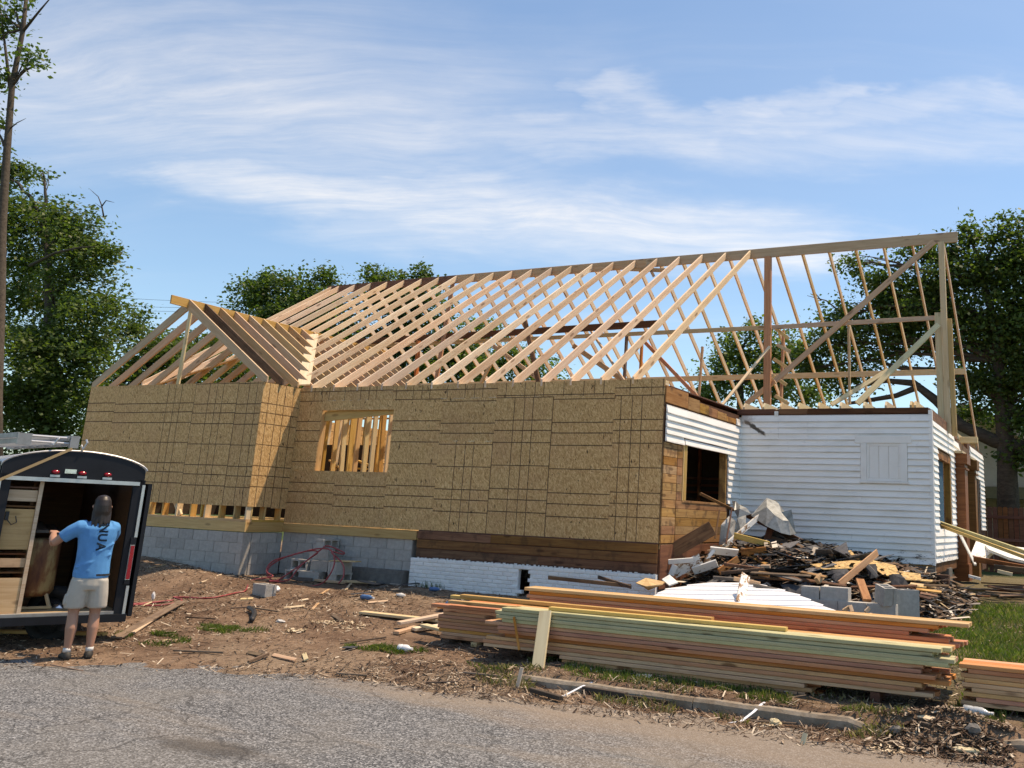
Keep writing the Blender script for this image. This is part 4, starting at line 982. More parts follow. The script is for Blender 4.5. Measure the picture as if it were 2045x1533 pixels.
tree('leafy_tree', 'lower bushy tree beyond the small gable rafters, right of the large one', [gp(300, 12), up(300, 820, 12), up(295, 740, 12), up(285, 690, 12)], .2,
     [blob(265, 660, 12, 48, 40), blob(300, 720, 12, 60, 60), blob(245, 760, 12, 80, 70), blob(380, 740, 13, 90, 55), blob(470, 760, 13, 80, 55), blob(350, 690, 13, 45, 40), blob(560, 770, 14, 90, 50), blob(430, 700, 14, 50, 35)], .13, 'leaf_mid', .9, 5)
Y2 = 3.0
tree('tall_tree', 'tall thin tree with a bare leaning trunk at the left edge', [up(-12, 980, Y2), up(-8, 800, Y2), up(0, 600, Y2), up(4, 450, Y2), up(14, 300, Y2), up(24, 170, Y2), up(46, 60, Y2), up(56, -40, Y2)], .19,
     [blob(15, 55, Y2, 26, 30, .5), blob(60, 105, Y2, 30, 25, .45), blob(5, 150, Y2, 32, 28, .5), blob(70, 130, Y2, 26, 12, .5), blob(-10, 250, Y2, 35, 45, .6), blob(-15, 90, Y2, 30, 50, .6), blob(30, 10, Y2, 30, 30, .4), blob(-10, 20, Y2, 40, 40, .5)],
     .135, 'leaf_dark', .8, 8, extra=[([up(20, 175, Y2), up(10, 90, Y2), up(0, 10, Y2)], .06, .02), ([up(48, 60, Y2), up(80, 20, Y2), up(104, -8, Y2)], .05, .015)],
     twigs=[([up(16, 260, Y2), up(34, 245, Y2), up(52, 236, Y2)], .03), ([up(28, 165, Y2), up(48, 140, Y2), up(72, 128, Y2)], .035), ([up(30, 160, Y2), up(50, 118, Y2), up(60, 100, Y2)], .03)])
Y3 = 24.0
tree('leafy_tree', 'round dark green tree rising behind the small gable ridge', [gp(590, Y3), up(590, 800, Y3), up(585, 700, Y3), up(580, 630, Y3)], .35,
     [blob(560, 590, Y3, 75, 42), blob(635, 575, Y3, 50, 38), blob(495, 600, Y3, 42, 38), blob(590, 640, Y3, 110, 45), blob(650, 640, Y3, 80, 60), blob(640, 548, Y3, 30, 14, .7), blob(530, 555, Y3, 30, 14, .7), blob(560, 720, Y3, 110, 50), blob(690, 720, Y3, 80, 60)], .17, 'leaf_dark', 1.0, 11)
tree('leafy_tree', 'dark tree showing its top above the middle of the main ridge', [gp(800, Y3 + 2), up(800, 800, Y3 + 2), up(800, 700, Y3 + 2), up(800, 620, Y3 + 2)], .35,
     [blob(760, 590, Y3 + 2, 60, 45), blob(810, 575, Y3 + 2, 70, 38), blob(845, 548, Y3 + 2, 26, 18, .7), blob(745, 550, Y3 + 2, 26, 16, .7), blob(850, 620, Y3 + 2, 70, 55), blob(780, 680, Y3 + 2, 100, 60), blob(900, 690, Y3 + 2, 70, 55), blob(950, 720, Y3 + 2, 60, 45), blob(870, 740, Y3 + 2, 110, 40)], .17, 'leaf_dark', 1.0, 13)
tree('leafy_tree', 'small light green tree seen through the middle of the rafters', [gp(1040, Y3), up(1040, 800, Y3), up(1035, 740, Y3)], .22,
     [blob(985, 660, Y3, 34, 28, .8), blob(1030, 720, Y3, 55, 42, .9), blob(1080, 745, Y3, 45, 32, .8), blob(940, 660, Y3, 30, 30, .8), blob(985, 735, Y3, 60, 40)], .15, 'leaf_light', .9, 17)
tree('leafy_tree', 'light green tree behind the open roof bay beside the red post', [gp(1480, Y3), up(1480, 850, Y3), up(1478, 760, Y3), up(1480, 700, Y3)], .26,
     [blob(1490, 690, Y3, 48, 45, .8), blob(1440, 740, Y3, 50, 45, .8), blob(1540, 720, Y3, 55, 55, .85), blob(1500, 770, Y3, 80, 40), blob(1410, 780, Y3, 40, 35, .8), blob(1590, 690, Y3, 50, 40, .8), blob(1590, 780, Y3, 60, 40), blob(1510, 650, Y3, 22, 18, .6), blob(1455, 670, Y3, 24, 20, .6)], .15, 'leaf_light', .9, 19)
Y6 = 17.0
tree('leafy_tree', 'huge dark spreading tree at the right with heavy curving limbs', [gp(2012, Y6), up(2010, 900, Y6), up(2000, 800, Y6), up(1995, 720, Y6), up(1985, 640, Y6), up(1965, 560, Y6)], .34,
     [blob(1945, 545, Y6, 85, 70), blob(1815, 600, Y6, 75, 55), blob(2035, 520, Y6, 80, 65), blob(1740, 570, Y6, 55, 45, .9), blob(1665, 640, Y6, 55, 40, .8), blob(1900, 660, Y6, 95, 55), blob(2020, 650, Y6, 95, 75), blob(1760, 680, Y6, 75, 50), blob(1640, 700, Y6, 55, 40, .8),
      blob(2040, 800, Y6, 60, 65), blob(1950, 760, Y6, 60, 45, .8), blob(1930, 470, Y6, 42, 30, .8), blob(1695, 530, Y6, 30, 24, .7), blob(2010, 450, Y6, 30, 25, .7), blob(1880, 500, Y6, 40, 35, .8), blob(1600, 740, Y6, 40, 30, .7), blob(2030, 900, Y6, 30, 40, .7), blob(1820, 510, Y6, 35, 25, .7), blob(1870, 580, Y6, 60, 45), blob(2075, 600, Y6, 80, 90), blob(2080, 740, Y6, 80, 90), blob(1985, 720, Y6 + 2, 90, 70), blob(1830, 640, Y6 + 2, 90, 60), blob(1700, 740, Y6 + 2, 80, 45, .8), blob(2070, 880, Y6, 60, 60), blob(1945, 830, Y6 + 3, 40, 40, .7), blob(2075, 480, Y6, 60, 50)],
     .125, 'leaf_dark', 1.1, 23, extra=[([up(2060, 900, Y6), up(1985, 880, Y6), up(1920, 850, Y6), up(1870, 800, Y6), up(1825, 765, Y6), up(1770, 760, Y6), up(1710, 770, Y6)], .26, .05), ([up(2060, 850, Y6), up(1960, 770, Y6), up(1880, 740, Y6), up(1800, 735, Y6), up(1730, 715, Y6)], .17, .04),
       ([up(1840, 770, Y6), up(1790, 790, Y6), up(1730, 800, Y6), up(1690, 806, Y6)], .11, .05)],
     twigs=[([up(1700, 640, Y6), up(1650, 600, Y6), up(1612, 590, Y6)], .04), ([up(1640, 600, Y6), up(1618, 572, Y6)], .025), ([up(1960, 800, Y6), up(1920, 806, Y6), up(1895, 803, Y6)], .03)])
# ---- neighbour's house
nh = empty('neighbour_house', (10, 22, .4), label='neighbouring beige house with grey shingle roof behind the right fence', cat='house')
def nbuild(mb, name, mat):
    me = mb.mesh(name, mats=[mat]); me.transform(Matrix.Translation((-10, -22, -.4))); o = add(name, me); o.parent = nh; return o
NX = 7.0; zr = lambda x: 6.25 - .52 * abs(x - NX)
mb = MB(); mb.prism([(1.6, 3.35), (12.4, 3.35), (12.4, zr(12.4)), (NX, zr(NX)), (1.6, zr(1.6))], .2, Matrix.Translation((0, 22, 0))); nbuild(mb, 'gable_wall', 'beige_siding')
for k in range(12):
    z = 3.40 + .22 * k; hw = (6.03 - z) / .52; mb = MB(); mb.box(max(NX - hw, 1.6), 21.985, z, min(NX + hw, 12.4), 22.0, z + .205); nbuild(mb, 'siding_board', 'beige_siding')
for s in (-1, 1):
    for i in range(7):
        x0, x1 = NX + s * (i * .95), NX + s * ((i + 1) * .95 + .06); mb = MB()
        a, b = sorted((x0, x1)); za, zb = zr(a) + .12, zr(b) + .12
        mb.prism([(a, za), (b, zb), (b, zb + .05 + .02 * (i % 2)), (a, za + .05 + .02 * (i % 2))], 9.0, Matrix.Translation((0, 21.5, .0))); nbuild(mb, 'roof_course', 'shingle')
    mb = MB(); a, b = sorted((NX, NX + s * 6.6)); mb.prism([(a, zr(a) - .1), (b, zr(b) - .1), (b, zr(b) + .10), (a, zr(a) + .10)], .06, Matrix.Translation((0, 21.5, 0))); nbuild(mb, 'rake_board', 'beige_siding')
mb = MB(); mb.box(-2, 21.8, 2.95, 13, 22.3, 3.37); nbuild(mb, 'porch_beam', 'olive_trim')
mb = MB(); mb.box(-2, 25, .4, 13, 25.2, 3.3); nbuild(mb, 'porch_wall', 'beige_siding')
for x in (9.1, 12.5): mb = MB(); mb.box(x, 21.9, .4, x + .2, 22.1, 2.95); nbuild(mb, 'porch_post', 'olive_trim')
# ---- picket fence
fe = empty('wooden_fence', (8, 16, .5), label='brown dog-eared picket fence at the right behind the debris', cat='fence')
def fbuild(mb, name, mat='fence_wood', loc=None):
    me = mb.mesh(name, mats=[mat]); o = add(name, me); o.parent = fe; o.location = loc; return o
for k in range(34):
    mb = MB(); h = 2.02 + NP.uniform(-.015, .015); mb.prism([(0, -.1), (.135, -.1), (.135, h - .03), (.10, h), (.035, h), (0, h - .03)], .018); fbuild(mb, 'picket', loc=(.08 + k * .1505, 0, 0))
for z in (.35, 1.05, 1.72): mb = MB(); mb.box(0, -.04, -.045, 5.2, 0, .045); fbuild(mb, 'rail', loc=(0, 0, z))
for x in (-.02, 2.5, 5.1): mb = MB(); mb.box(0, -.10, -.2, .09, -.01, 2.0); fbuild(mb, 'post', 'grey_wood', loc=(x, 0, 0))
# ---- overhead wires far off
for k, (a, b) in enumerate([((-40, 568), (700, 606)), ((-40, 590), (700, 612)), ((-40, 600), (700, 618))]):
    pa, pb = at(a[0], a[1], Y=30), at(b[0], b[1], Y=34); mb = MB(); mb.tube([pa.lerp(pb, t / 8) - Vector((0, 0, .5 * math.sin(math.pi * t / 8))) for t in range(9)], .012, 5)
    mb.build('overhead_wire', 'wire', label=['topmost', 'middle', 'lowest'][k] + ' thin overhead wire in the sky left of the small gable', cat='wire', group='overhead wires')
# ------------------------------------------------------------------ cargo trailer
TZ = math.atan2(.925, .38); TO = Vector((-.169, -6.633, 0))
TW = .76
tr = empty('cargo_trailer', TO, rz=TZ, label='black enclosed cargo trailer with its rear open, parked at the street edge', cat='trailer')
def tb(mb, name, mat, parent=None, smooth=False):
    mats = mat if isinstance(mat, (list, tuple)) else [mat]
    o = add(name, mb.mesh(name, smooth, mats)); o.parent = parent or tr; return o
def arch(u, z0=2.12, r=.19): return z0 + r * max(0.0, 1 - (u / TW) ** 2) ** .62
us = [TW * math.sin(math.pi / 2 * k / 9) for k in range(-9, 10)]
LEN = 3.05
mb = MB(); mb.box(-TW, 0, .36, TW, LEN, .42); tb(mb, 'floor', 'plywood')
mb = MB(); mb.box(-TW, .02, .36, -TW + .03, LEN, 2.14); tb(mb, 'side_wall', 'black_paint')
mb = MB(); mb.box(TW - .03, .02, .36, TW, LEN, 2.14); tb(mb, 'side_wall', 'black_paint')
mb = MB(); mb.box(-TW, LEN - .03, .36, TW, LEN, 2.14); tb(mb, 'front_wall', 'black_paint')
mb = MB(); mb.loft([[(u, .0, arch(u)) for u in us] + [(u, .0, arch(u) - .03) for u in reversed(us)], [(u, LEN, arch(u)) for u in us] + [(u, LEN, arch(u) - .03) for u in reversed(us)]]); tb(mb, 'roof', 'aluminium')
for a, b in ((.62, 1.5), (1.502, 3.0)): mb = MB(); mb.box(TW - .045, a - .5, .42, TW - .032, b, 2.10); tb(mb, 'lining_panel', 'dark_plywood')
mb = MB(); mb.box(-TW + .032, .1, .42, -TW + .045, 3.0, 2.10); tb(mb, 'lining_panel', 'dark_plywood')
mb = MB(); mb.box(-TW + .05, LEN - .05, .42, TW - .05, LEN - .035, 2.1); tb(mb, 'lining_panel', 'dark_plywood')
# rear frame
top = [(u, arch(u) - .012) for u in us]
mb = MB(); mb.prism([(-TW + .01, 1.94), (TW - .01, 1.94)] + [(u * .985, z) for u, z in reversed(top)], .05, Matrix.Translation((0, -.03, 0))); hd = tb(mb, 'rear_header', 'black_paint')
for s in (-1, 1):
    mb = MB(); a, b = sorted((s * .64, s * .765)); mb.box(a, -.03, .32, b, .03, 2.0); po_ = tb(mb, 'rear_post', 'black_paint')
    mb = MB(); a, b = sorted((s * .735, s * .768)); mb.box(a, -.042, 1.30, b, -.031, 1.94); mb.build('edge_strip', 'aluminium', po_); mb = MB(); mb.box(a, -.042, .36, b, -.031, .72); mb.build('edge_strip', 'aluminium', po_)
    mb = MB(); a, b = sorted((s * .700, s * .762)); mb.box(a, -.055, 1.21, b, -.03, 1.30); mb.box(a, -.055, .74, b, -.03, .78); mb.build('hinge', 'black_paint', po_)
    mb = MB(); a, b = sorted((s * .712, s * .752)); mb.box(a, -.058, .80, b, -.032, 1.20); tl = mb.build('tail_light', 'red_lens', po_)
    mb = MB(); a, b = sorted((s * .706, s * .758)); mb.box(a, -.040, .79, b, -.031, 1.21); mb.build('light_bezel', 'aluminium', tl)
mb = MB(); mb.tube([(u * 1.003, -.03, z + .010) for u, z in top], .011, 6); tb(mb, 'roof_edge_strip', 'aluminium', hd)
mb = MB(); mb.box(-.70, -.05, 1.93, .70, -.032, 1.975); tb(mb, 'drip_strip', 'aluminium', hd)
for u in (-.22, .06, .33):
    mb = MB(); mb.loft([[(u + .045 * math.cos(t) * (1 - .3 * k), -.035 - .03 * k, 2.045 + .026 * math.sin(t) * (1 - .3 * k)) for t in [2 * math.pi * q / 10 for q in range(10)]] for k in (0, 1)]); cl_ = tb(mb, 'clearance_light', 'red_lens', None, True)
    mb = MB(); mb.box(u - .05, -.045, 1.985, u + .05, -.032, 2.012); mb.build('light_base', 'aluminium', cl_)
mb = MB(); mb.box(-.13, -.06, 2.035, -.01, -.032, 2.085); mb.box(-.11, -.075, 2.045, -.03, -.06, 2.075); tb(mb, 'door_latch', 'chrome')
mb = MB(); mb.box(-TW - .02, -.07, .30, TW + .02, .04, .39); tb(mb, 'rear_bumper', 'black_paint')
mb = MB(); mb.box(-TW + .1, -.045, .392, TW - .12, .06, .425); tb(mb, 'threshold', 'dull_aluminium')
mb = MB(); mb.box(.15, .10, .20, .35, .30, .30); tb(mb, 'jack_foot', 'black_paint')
mb = MB(); mb.box(.80, -.05, .36, .84, .74, 1.96); dr = tb(mb, 'open_door', 'black_paint')
mb = MB(); mb.box(.798, -.056, .36, .842, -.05, 1.96); mb.build('door_edge', 'black_paint', dr)
# wheels
for u in (-.60, .16):
    mb = MB(); prof = [(.22, -.09), (.30, -.10), (.335, -.075), (.345, 0), (.335, .075), (.30, .10), (.22, .09)]
    vv = .66 if u > 0 else 1.3
    rings = [[(u + o, vv + r * math.cos(t), .345 + r * math.sin(t) - .012) for r, o in prof] for t in [2 * math.pi * q / 28 for q in range(29)]]
    mb.loft(rings, cap=False); wh = tb(mb, 'wheel', 'rubber', None, True); YAW = Matrix.Translation((u, vv, 0)) @ Matrix.Rotation(.75 if u > 0 else 0.0, 4, 'Z') @ Matrix.Translation((-u, -vv, 0)); wh.data.transform(YAW)
    mb = MB(); rings = [[(u + o, vv + r * math.cos(t), .333 + r * math.sin(t)) for t in [2 * math.pi * q / 20 for q in range(20)]] for r, o in ((.225, -.07), (.20, -.02), (.08, .01), (.06, -.04), (.001, -.05))]
    mb.loft(rings); ri = mb.build('rim', 'chrome', wh, True); ri.data.transform(YAW)
    mb = MB(); mb.box(u - .12, vv - .45, .72, u + .12, vv + .45, .74); mb.build('mudguard', 'black_paint', wh) if u < -5 else None
mb = MB(); mb.box(-.05, LEN, .30, .05, LEN + 1.0, .38); tb(mb, 'drawbar', 'black_paint')
# ladder lying on the roof, tied with a strap
la = empty('ladder', TO + Vector((0, 0, 2.36)), rz=TZ, label='aluminium extension ladder lying on the trailer roof', cat='ladder')
def lb(mb, name, mat='dull_aluminium'): o = add(name, mb.mesh(name, False, [mat])); o.parent = la; return o
for k, (z, du) in enumerate(((.03, 0), (.095, -.03))):
    for u, uu in ((-.62, -1.25), (-.10, -.73)):
        mb = MB(); M = frame((u + du, .02, z), (uu + du + .35, 2.6, z)); mb.box(0, -.013, -.028, 2.6, .013, .028, M); lb(mb, 'ladder_rail')
    for q in range(8):
        t = q / 8; mb = MB(); mb.tube([(-.60 + du - .28 * t, .05 + 2.5 * t, z), (-.08 + du - .28 * t, .05 + 2.5 * t, z)], .017, 8); lb(mb, 'ladder_rung', 'aluminium')
mb = MB(); mb.box(-.12, -.02, -.02, -.03, .06, .125); lb(mb, 'ladder_foot', 'dull_aluminium')
mb = MB(); mb.box(-.66, -.05, -.02, -.52, .02, .115); lb(mb, 'ladder_foot', 'dull_aluminium')
mb = MB(); mb.tube([(-.30, .02, .02), (-.29, -.05, -.0), (-.26, -.06, .07), (-.24, .02, .09)], .012, 6); lb(mb, 'ladder_hook', 'aluminium')
mb = MB(); mb.tube([(.01, .02, .02), (.02, -.05, -.03), (.05, -.06, .05), (.05, .02, .09)], .012, 6); lb(mb, 'ladder_hook', 'aluminium')
st_ = MB(); M = frame((-.10, -.085, 2.33), (-.80, -.12, 1.90), (0, -1, 0)); st_.box(0, -.016, -.002, (Vector((-.10, -.085, 2.33)) - Vector((-.80, -.12, 1.90))).length, .016, .002, M)
o = st_.build('tie_strap', 'strap', label='tan tie strap slanting down from the ladder across the trailer header', cat='strap'); o.location = TO; o.rotation_euler = (0, 0, TZ)
# shelf unit with plywood fronts at the left of the opening
sh = empty('shelf_unit', TO + Vector((0, 0, .42)), rz=TZ, label='rough plywood shelf unit at the left inside the trailer', cat='shelf')
def sb(x0, y0, z0, x1, y1, z1, name, mat, M=None): mb = MB(); mb.box(x0, y0, z0, x1, y1, z1, M); o = add(name, mb.mesh(name, False, [mat])); o.parent = sh; return o
sb(-.335, .06, .0, -.295, .10, 1.52, 'upright', 'new_lumber'); sb(-.72, .08, .72, -.338, .095, 1.18, 'door_panel', 'plywood') ; sb(-.72, .07, .0, -.338, .085, .40, 'door_panel', 'tan_lumber')
sb(-.72, .08, .52, -.338, .10, .62, 'cross_board', 'plywood'); sb(-.72, .09, 1.27, -.338, .11, 1.40, 'cross_board', 'tan_lumber')
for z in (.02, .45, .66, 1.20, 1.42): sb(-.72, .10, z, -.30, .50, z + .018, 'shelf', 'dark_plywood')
sb(-.33, .5, 0, -.30, .54, 1.5, 'upright', 'dark_plywood')
mb = MB(); mb.box(-.62, .055, 1.05, -.585, .085, 1.15); mb.tube([(-.60, .05, 1.06), (-.55, .04, 1.0), (-.50, .05, 1.03), (-.52, .05, 1.1)], .006, 5); o = add('power_socket', mb.mesh('power_socket', False, ['black_pipe'])); o.parent = sh
# rusty tank on a little stand
tk = empty('storage_tank', TO + TO * 0, rz=TZ, label='rusty yellow and brown upright tank inside the trailer', cat='tank')
mb = MB(); mb.loft([[(-.14 + r * math.cos(t), .62 + r * math.sin(t), z) for t in [2 * math.pi * q / 24 for q in range(24)]] for r, z in ((.12, .56), (.20, .585), (.235, .64), (.235, 1.20), (.225, 1.235), (.19, 1.25))]); o = add('shell', mb.mesh('shell', True, ['rusty_tank'])); o.parent = tk
for a, b in (((-.34, .45, .42), (-.27, .50, .66)), ((.06, .45, .42), (-.02, .50, .66)), ((-.30, .80, .42), (-.25, .75, .62)), ((.02, .8, .42), (-.02, .75, .62))):
    o = board('stand_leg', a, b, .045, .03, 'tan_lumber'); o.parent = tk; o.matrix_parent_inverse = Matrix()
o = board('stand_rail', (-.34, .44, .445), (.07, .44, .445), .05, .03, 'tan_lumber'); o.parent = tk
# long dark boards stacked in the trailer above the tank, and loose gear
for k, (u, v, z) in enumerate(((-.20, .75, 1.30), (-.02, .8, 1.33), (.14, .82, 1.30))):
    o = board('dark_board', (u - .12, v - .25, z), (u + .18, v + 2.0, z + .04), .13, .03, 'grey_wood', label=['leftmost', 'middle', 'rightmost'][k] + ' grey board under the hands of the man, inside the trailer', cat='board', group='boards in the trailer')
    o.matrix_world = Matrix.Translation(TO) @ Matrix.Rotation(TZ, 4, 'Z') @ o.matrix_world
mb = MB()
for k in range(7): mb.tube([(.45 + .14 * math.cos(t + k), .55 + .14 * math.sin(t + k) + .02 * k, .45 + .022 * k + .02 * math.sin(3 * t)) for t in [2 * math.pi * q / 14 for q in range(15)]], .012, 6)
o = mb.build('cable_coil', 'black_pipe', None, True, label='coil of black cable on the trailer floor at the right', cat='cable'); o.location = TO; o.rotation_euler = (0, 0, TZ)

# ------------------------------------------------------------------ the man at the trailer
PO = Vector((.66, -6.80, 0.005)); PZ = TZ - .10
pe = empty('person', PO, rz=PZ, label='man in a bright blue T-shirt and khaki shorts reaching into the trailer', cat='person')
def ell(cx, cy, cz, rx, ry, n=18, tilt=0.0, yaw=0.0): return [(cx + rx * math.cos(t) * math.cos(yaw) - ry * math.sin(t) * math.sin(yaw), cy + rx * math.cos(t) * math.sin(yaw) + ry * math.sin(t) * math.cos(yaw), cz + tilt * ry * math.sin(t)) for t in [2 * math.pi * q / n for q in range(n)]]
def soft(mb, name, mat, vox, it=4, fac=.5):
    o = add(name, mb.mesh(name, True, [mat])); o.parent = pe
    m = o.modifiers.new('remesh', 'REMESH'); m.mode = 'VOXEL'; m.voxel_size = vox; m.use_smooth_shade = True
    m2 = o.modifiers.new('smooth', 'SMOOTH'); m2.factor = fac; m2.iterations = it; return o
SHL, SHR = (-.185, -.01, 1.45), (.15, .02, 1.44)
ELL, HAL = (-.40, .11, 1.245), (-.40, .35, 1.36)
ELR, HAR = (.17, .24, 1.24), (.04, .43, 1.30)
mb = MB()
mb.loft([ell(0, 0, .86, .15, .105), ell(0, 0, 1.0, .155, .10), ell(0, .0, 1.15, .145, .095), ell(0, 0, 1.3, .165, .10), ell(0, -.005, 1.42, .165, .09), ell(0, .0, 1.48, .09, .07), ell(0, .01, 1.55, .055, .058), ell(0, .02, 1.60, .055, .06)])
mb.loft([ell(0, .035, 1.565, .045, .06), ell(0, .03, 1.60, .066, .085), ell(0, .025, 1.67, .077, .097), ell(0, .02, 1.73, .074, .092), ell(0, .015, 1.775, .05, .06), ell(0, .015, 1.79, .012, .015)])
mb.tube([(0, .11, 1.675), (0, .135, 1.645), (0, .115, 1.63)], [.010, .016, .012], 8)                    # nose
for s in (-1, 1):
    mb.tube([(s * .076, .01, 1.685), (s * .088, .002, 1.665), (s * .078, .012, 1.635)], [.012, .018, .010], 8)   # ears
    mb.tube([(s * .03, .108, 1.685), (s * .032, .112, 1.685)], .011, 8)
mb.tube([(-.025, .118, 1.605), (.025, .118, 1.605)], .008, 6)
mb.tube([SHL, (-.30, .04, 1.35), ELL], [.058, .052, .043], 12); mb.tube([ELL, (-.405, .22, 1.30), (-.40, .31, 1.345)], [.043, .042, .029], 12)
mb.tube([SHR, (.165, .10, 1.36), ELR], [.058, .05, .043], 12); mb.tube([ELR, (.12, .33, 1.26), (.07, .39, 1.29)], [.043, .04, .029], 12)
for (hx, hy, hz), s in ((HAL, 1), (HAR, -1)):
    mb.loft([ell(hx, hy - .045, hz - .012, .028, .022, 10), ell(hx, hy, hz, .042, .02, 10), ell(hx, hy + .02, hz + .018, .04, .018, 10)])
    for q, (dx, L) in enumerate(((-.030, .062), (-.010, .072), (.010, .069), (.029, .055))):
        mb.tube([(hx + dx, hy + .018, hz + .006), (hx + dx * 1.1, hy + .018 + L * .55, hz + .008), (hx + dx * 1.1, hy + .018 + L * .85, hz - .022)], [.0095, .009, .0075], 8)
    mb.tube([(hx + s * .034, hy - .02, hz), (hx + s * .060, hy + .012, hz - .004), (hx + s * .060, hy + .04, hz - .018)], [.011, .010, .008], 8)
for s, fx, ky in ((-1, -.105, .01), (1, .105, .03)):
    mb.tube([(s * .085, 0, .90), (s * .098, .01, .68), (fx, ky, .49), (fx, ky - .03, .34), (fx, -.015, .12), (fx, -.01, .06)], [.088, .076, .054, .058, .036, .036], 14)
soft(mb, 'body', 'skin', .0085, 3)
mb = MB()      # shirt
mb.loft([ell(0, .0, .885, .178, .130, tilt=.12), ell(.0, 0, .93, .180, .130, tilt=.08), ell(0, .0, 1.06, .172, .12), ell(0, .0, 1.2, .175, .118), ell(0, -.004, 1.33, .192, .122), ell(0, -.008, 1.42, .196, .112), ell(0, -.004, 1.47, .15, .088), ell(0, .004, 1.51, .075, .072)])
mb.tube([(-.12, -.005, 1.43), (-.175, .0, 1.425), (-.255, .03, 1.375), (-.33, .06, 1.31)], [.085, .086, .078, .070], 14); mb.tube([(.10, -.005, 1.43), (.145, .02, 1.425), (.165, .09, 1.37), (.16, .16, 1.31)], [.085, .082, .074, .066], 14)
for k, (x0, z0, x1, z1) in enumerate(((-.17, .99, .16, 1.14), (-.16, .93, .12, 1.0), (-.06, 1.12, .17, 1.26))):
    mb.tube([(x0, -.060, z0), (x0 * .6 + x1 * .4, -.116, z0 * .6 + z1 * .4), (x1, -.070, z1)], [.012, .014, .012], 8)
sh_ = soft(mb, 'shirt', 'shirt_blue', .010, 3)
mb = MB()      # shorts
mb.loft([ell(0, 0, .96, .168, .116), ell(0, 0, .88, .176, .126), ell(0, 0, .80, .182, .13), ell(0, 0, .75, .17, .12)])
for s in (-1, 1): mb.loft([ell(s * .085, 0, .86, .098, .118, 16), ell(s * .098, .0, .70, .105, .108, 16), ell(s * .108, .012, .565, .104, .104, 16), ell(s * .108, .012, .55, .098, .098, 16)])
mb.loft([ell(-.205, .0, .70, .012, .06, 10), ell(-.212, .0, .62, .014, .065, 10), ell(-.212, 0, .59, .010, .06, 10)])
sr = soft(mb, 'shorts', 'shorts_khaki', .010, 3)
mb = MB(); mb.loft([ell(0.02, -.004, .905, .168, .124), ell(.02, -.004, .925, .168, .124)], cap=False); o = add('belt', mb.mesh('belt', True, ['shoe_dark'])); o.parent = pe
mb = MB()      # hair to the collar
mb.loft([ell(.005, -.04, 1.50, .060, .035), ell(0, -.045, 1.55, .078, .052), ell(0, -.035, 1.61, .086, .072), ell(0, -.01, 1.68, .088, .096), ell(0, .005, 1.74, .082, .094), ell(0, .005, 1.78, .058, .066), ell(0, .005, 1.797, .02, .025)])
for k in range(16):
    x = -.085 + .0113 * k; w_ = .012 * math.sin(k * 2.3)
    mb.tube([(x * .9, -.075 + .05 * abs(x) * 8, 1.70), (x, -.088 + .06 * abs(x) * 8, 1.60), (x * 1.02 + w_, -.098 + .05 * abs(x) * 8, 1.52), (x * 1.05 + w_ * 2, -.115 + .04 * abs(x) * 8, 1.455 - .022 * (k % 3))], [.010, .014, .012, .004], 6)
soft(mb, 'hair', 'hair', .008, 2)
for s, nm in ((-1, 'shoe'), (1, 'shoe')):
    x = s * .107; yw = .12 * s; mb = MB()
    mb.loft([[(x + (w * math.cos(t)) + yw * (yy), yy + .0 * t, max(0.0, h / 2 + h / 2 * math.sin(t))) for t in [2 * math.pi * q / 12 for q in range(12)]] for yy, w, h in ((-.085, .022, .06), (-.06, .040, .095), (0, .046, .105), (.07, .048, .085), (.14, .046, .06), (.185, .032, .045), (.20, .012, .03))])
    o = add('shoe', mb.mesh('shoe', True, ['shoe_dark'])); o.parent = pe
    mb = MB(); mb.loft([ell(x, -.012, .09, .041, .042, 12), ell(x, -.012, .135, .039, .040, 12)]); o = add('sock', mb.mesh('sock', True, ['paper'])); o.parent = pe
# letters running down the back of the shirt
def letters(txt, z0, size):
    for k, ch in enumerate(txt):
        cu = bpy.data.curves.new('letter', 'FONT'); cu.body = ch; cu.size = size; cu.align_x = 'CENTER'; cu.align_y = 'CENTER'; cu.extrude = .0015; cu.offset = .004
        o = bpy.data.objects.new('letter_curve', cu); COL.objects.link(o)
        dg = bpy.context.evaluated_depsgraph_get(); me = bpy.data.meshes.new_from_object(o.evaluated_get(dg)); bpy.data.objects.remove(o)
        me.materials.clear(); me.materials.append(MATS['shirt_print'])
        z = z0 - k * size * .80
        # text x runs down the back (-z), text y points to local +x
        M = Matrix(((0, 1, 0, 0), (0, 0, -1, 0), (-1, 0, 0, 0), (0, 0, 0, 1)))
        # wrap to the back
        for v in me.vertices:
            p = M @ v.co; x = p.x + .035; zz = p.z + z
            rx, ry = (.188, .121) if zz > 1.25 else (.176, .121)
            v.co = (x, -ry * math.sqrt(max(0.02, 1 - (x / rx) ** 2)) - .004 - (p.y * -1 if False else 0) + min(0, -.0015), zz)
        q = add('shirt_letter', me); q.parent = sh_
letters('NUA', 1.425, .125)
# ------------------------------------------------------------------ lumber stacks at the kerb
T = .041
ORD = ['lowest', 'second lowest', 'third', 'fourth', 'fifth', 'sixth', 'seventh', 'eighth', 'ninth', 'tenth', 'eleventh', 'twelfth', 'thirteenth', 'topmost']
def lum(x0, x1, y, z, mat, label, w=.14, h=.038, grp=None, skew=0.0, dz=0.0, name='lumber_board'):
    return board(name, (x0, y, z), (x1, y + skew, z + dz), w, h, mat, label=label, cat='board', group=grp)
fm = ['stack_lumber', 'stack_lumber', 'stack_lumber', 'tan_lumber', 'stack_lumber', 'stack_lumber', 'fir_lumber', 'stack_lumber', 'fir_lumber', 'stack_lumber', 'green_lumber', 'green_lumber', 'green_lumber', 'green_lumber']
fx0 = [5.52, 5.50, 5.53, 4.46, 4.42, 4.50, 4.70, 4.62, 4.66, 4.48, 4.68, 4.64, 4.60, 4.70]
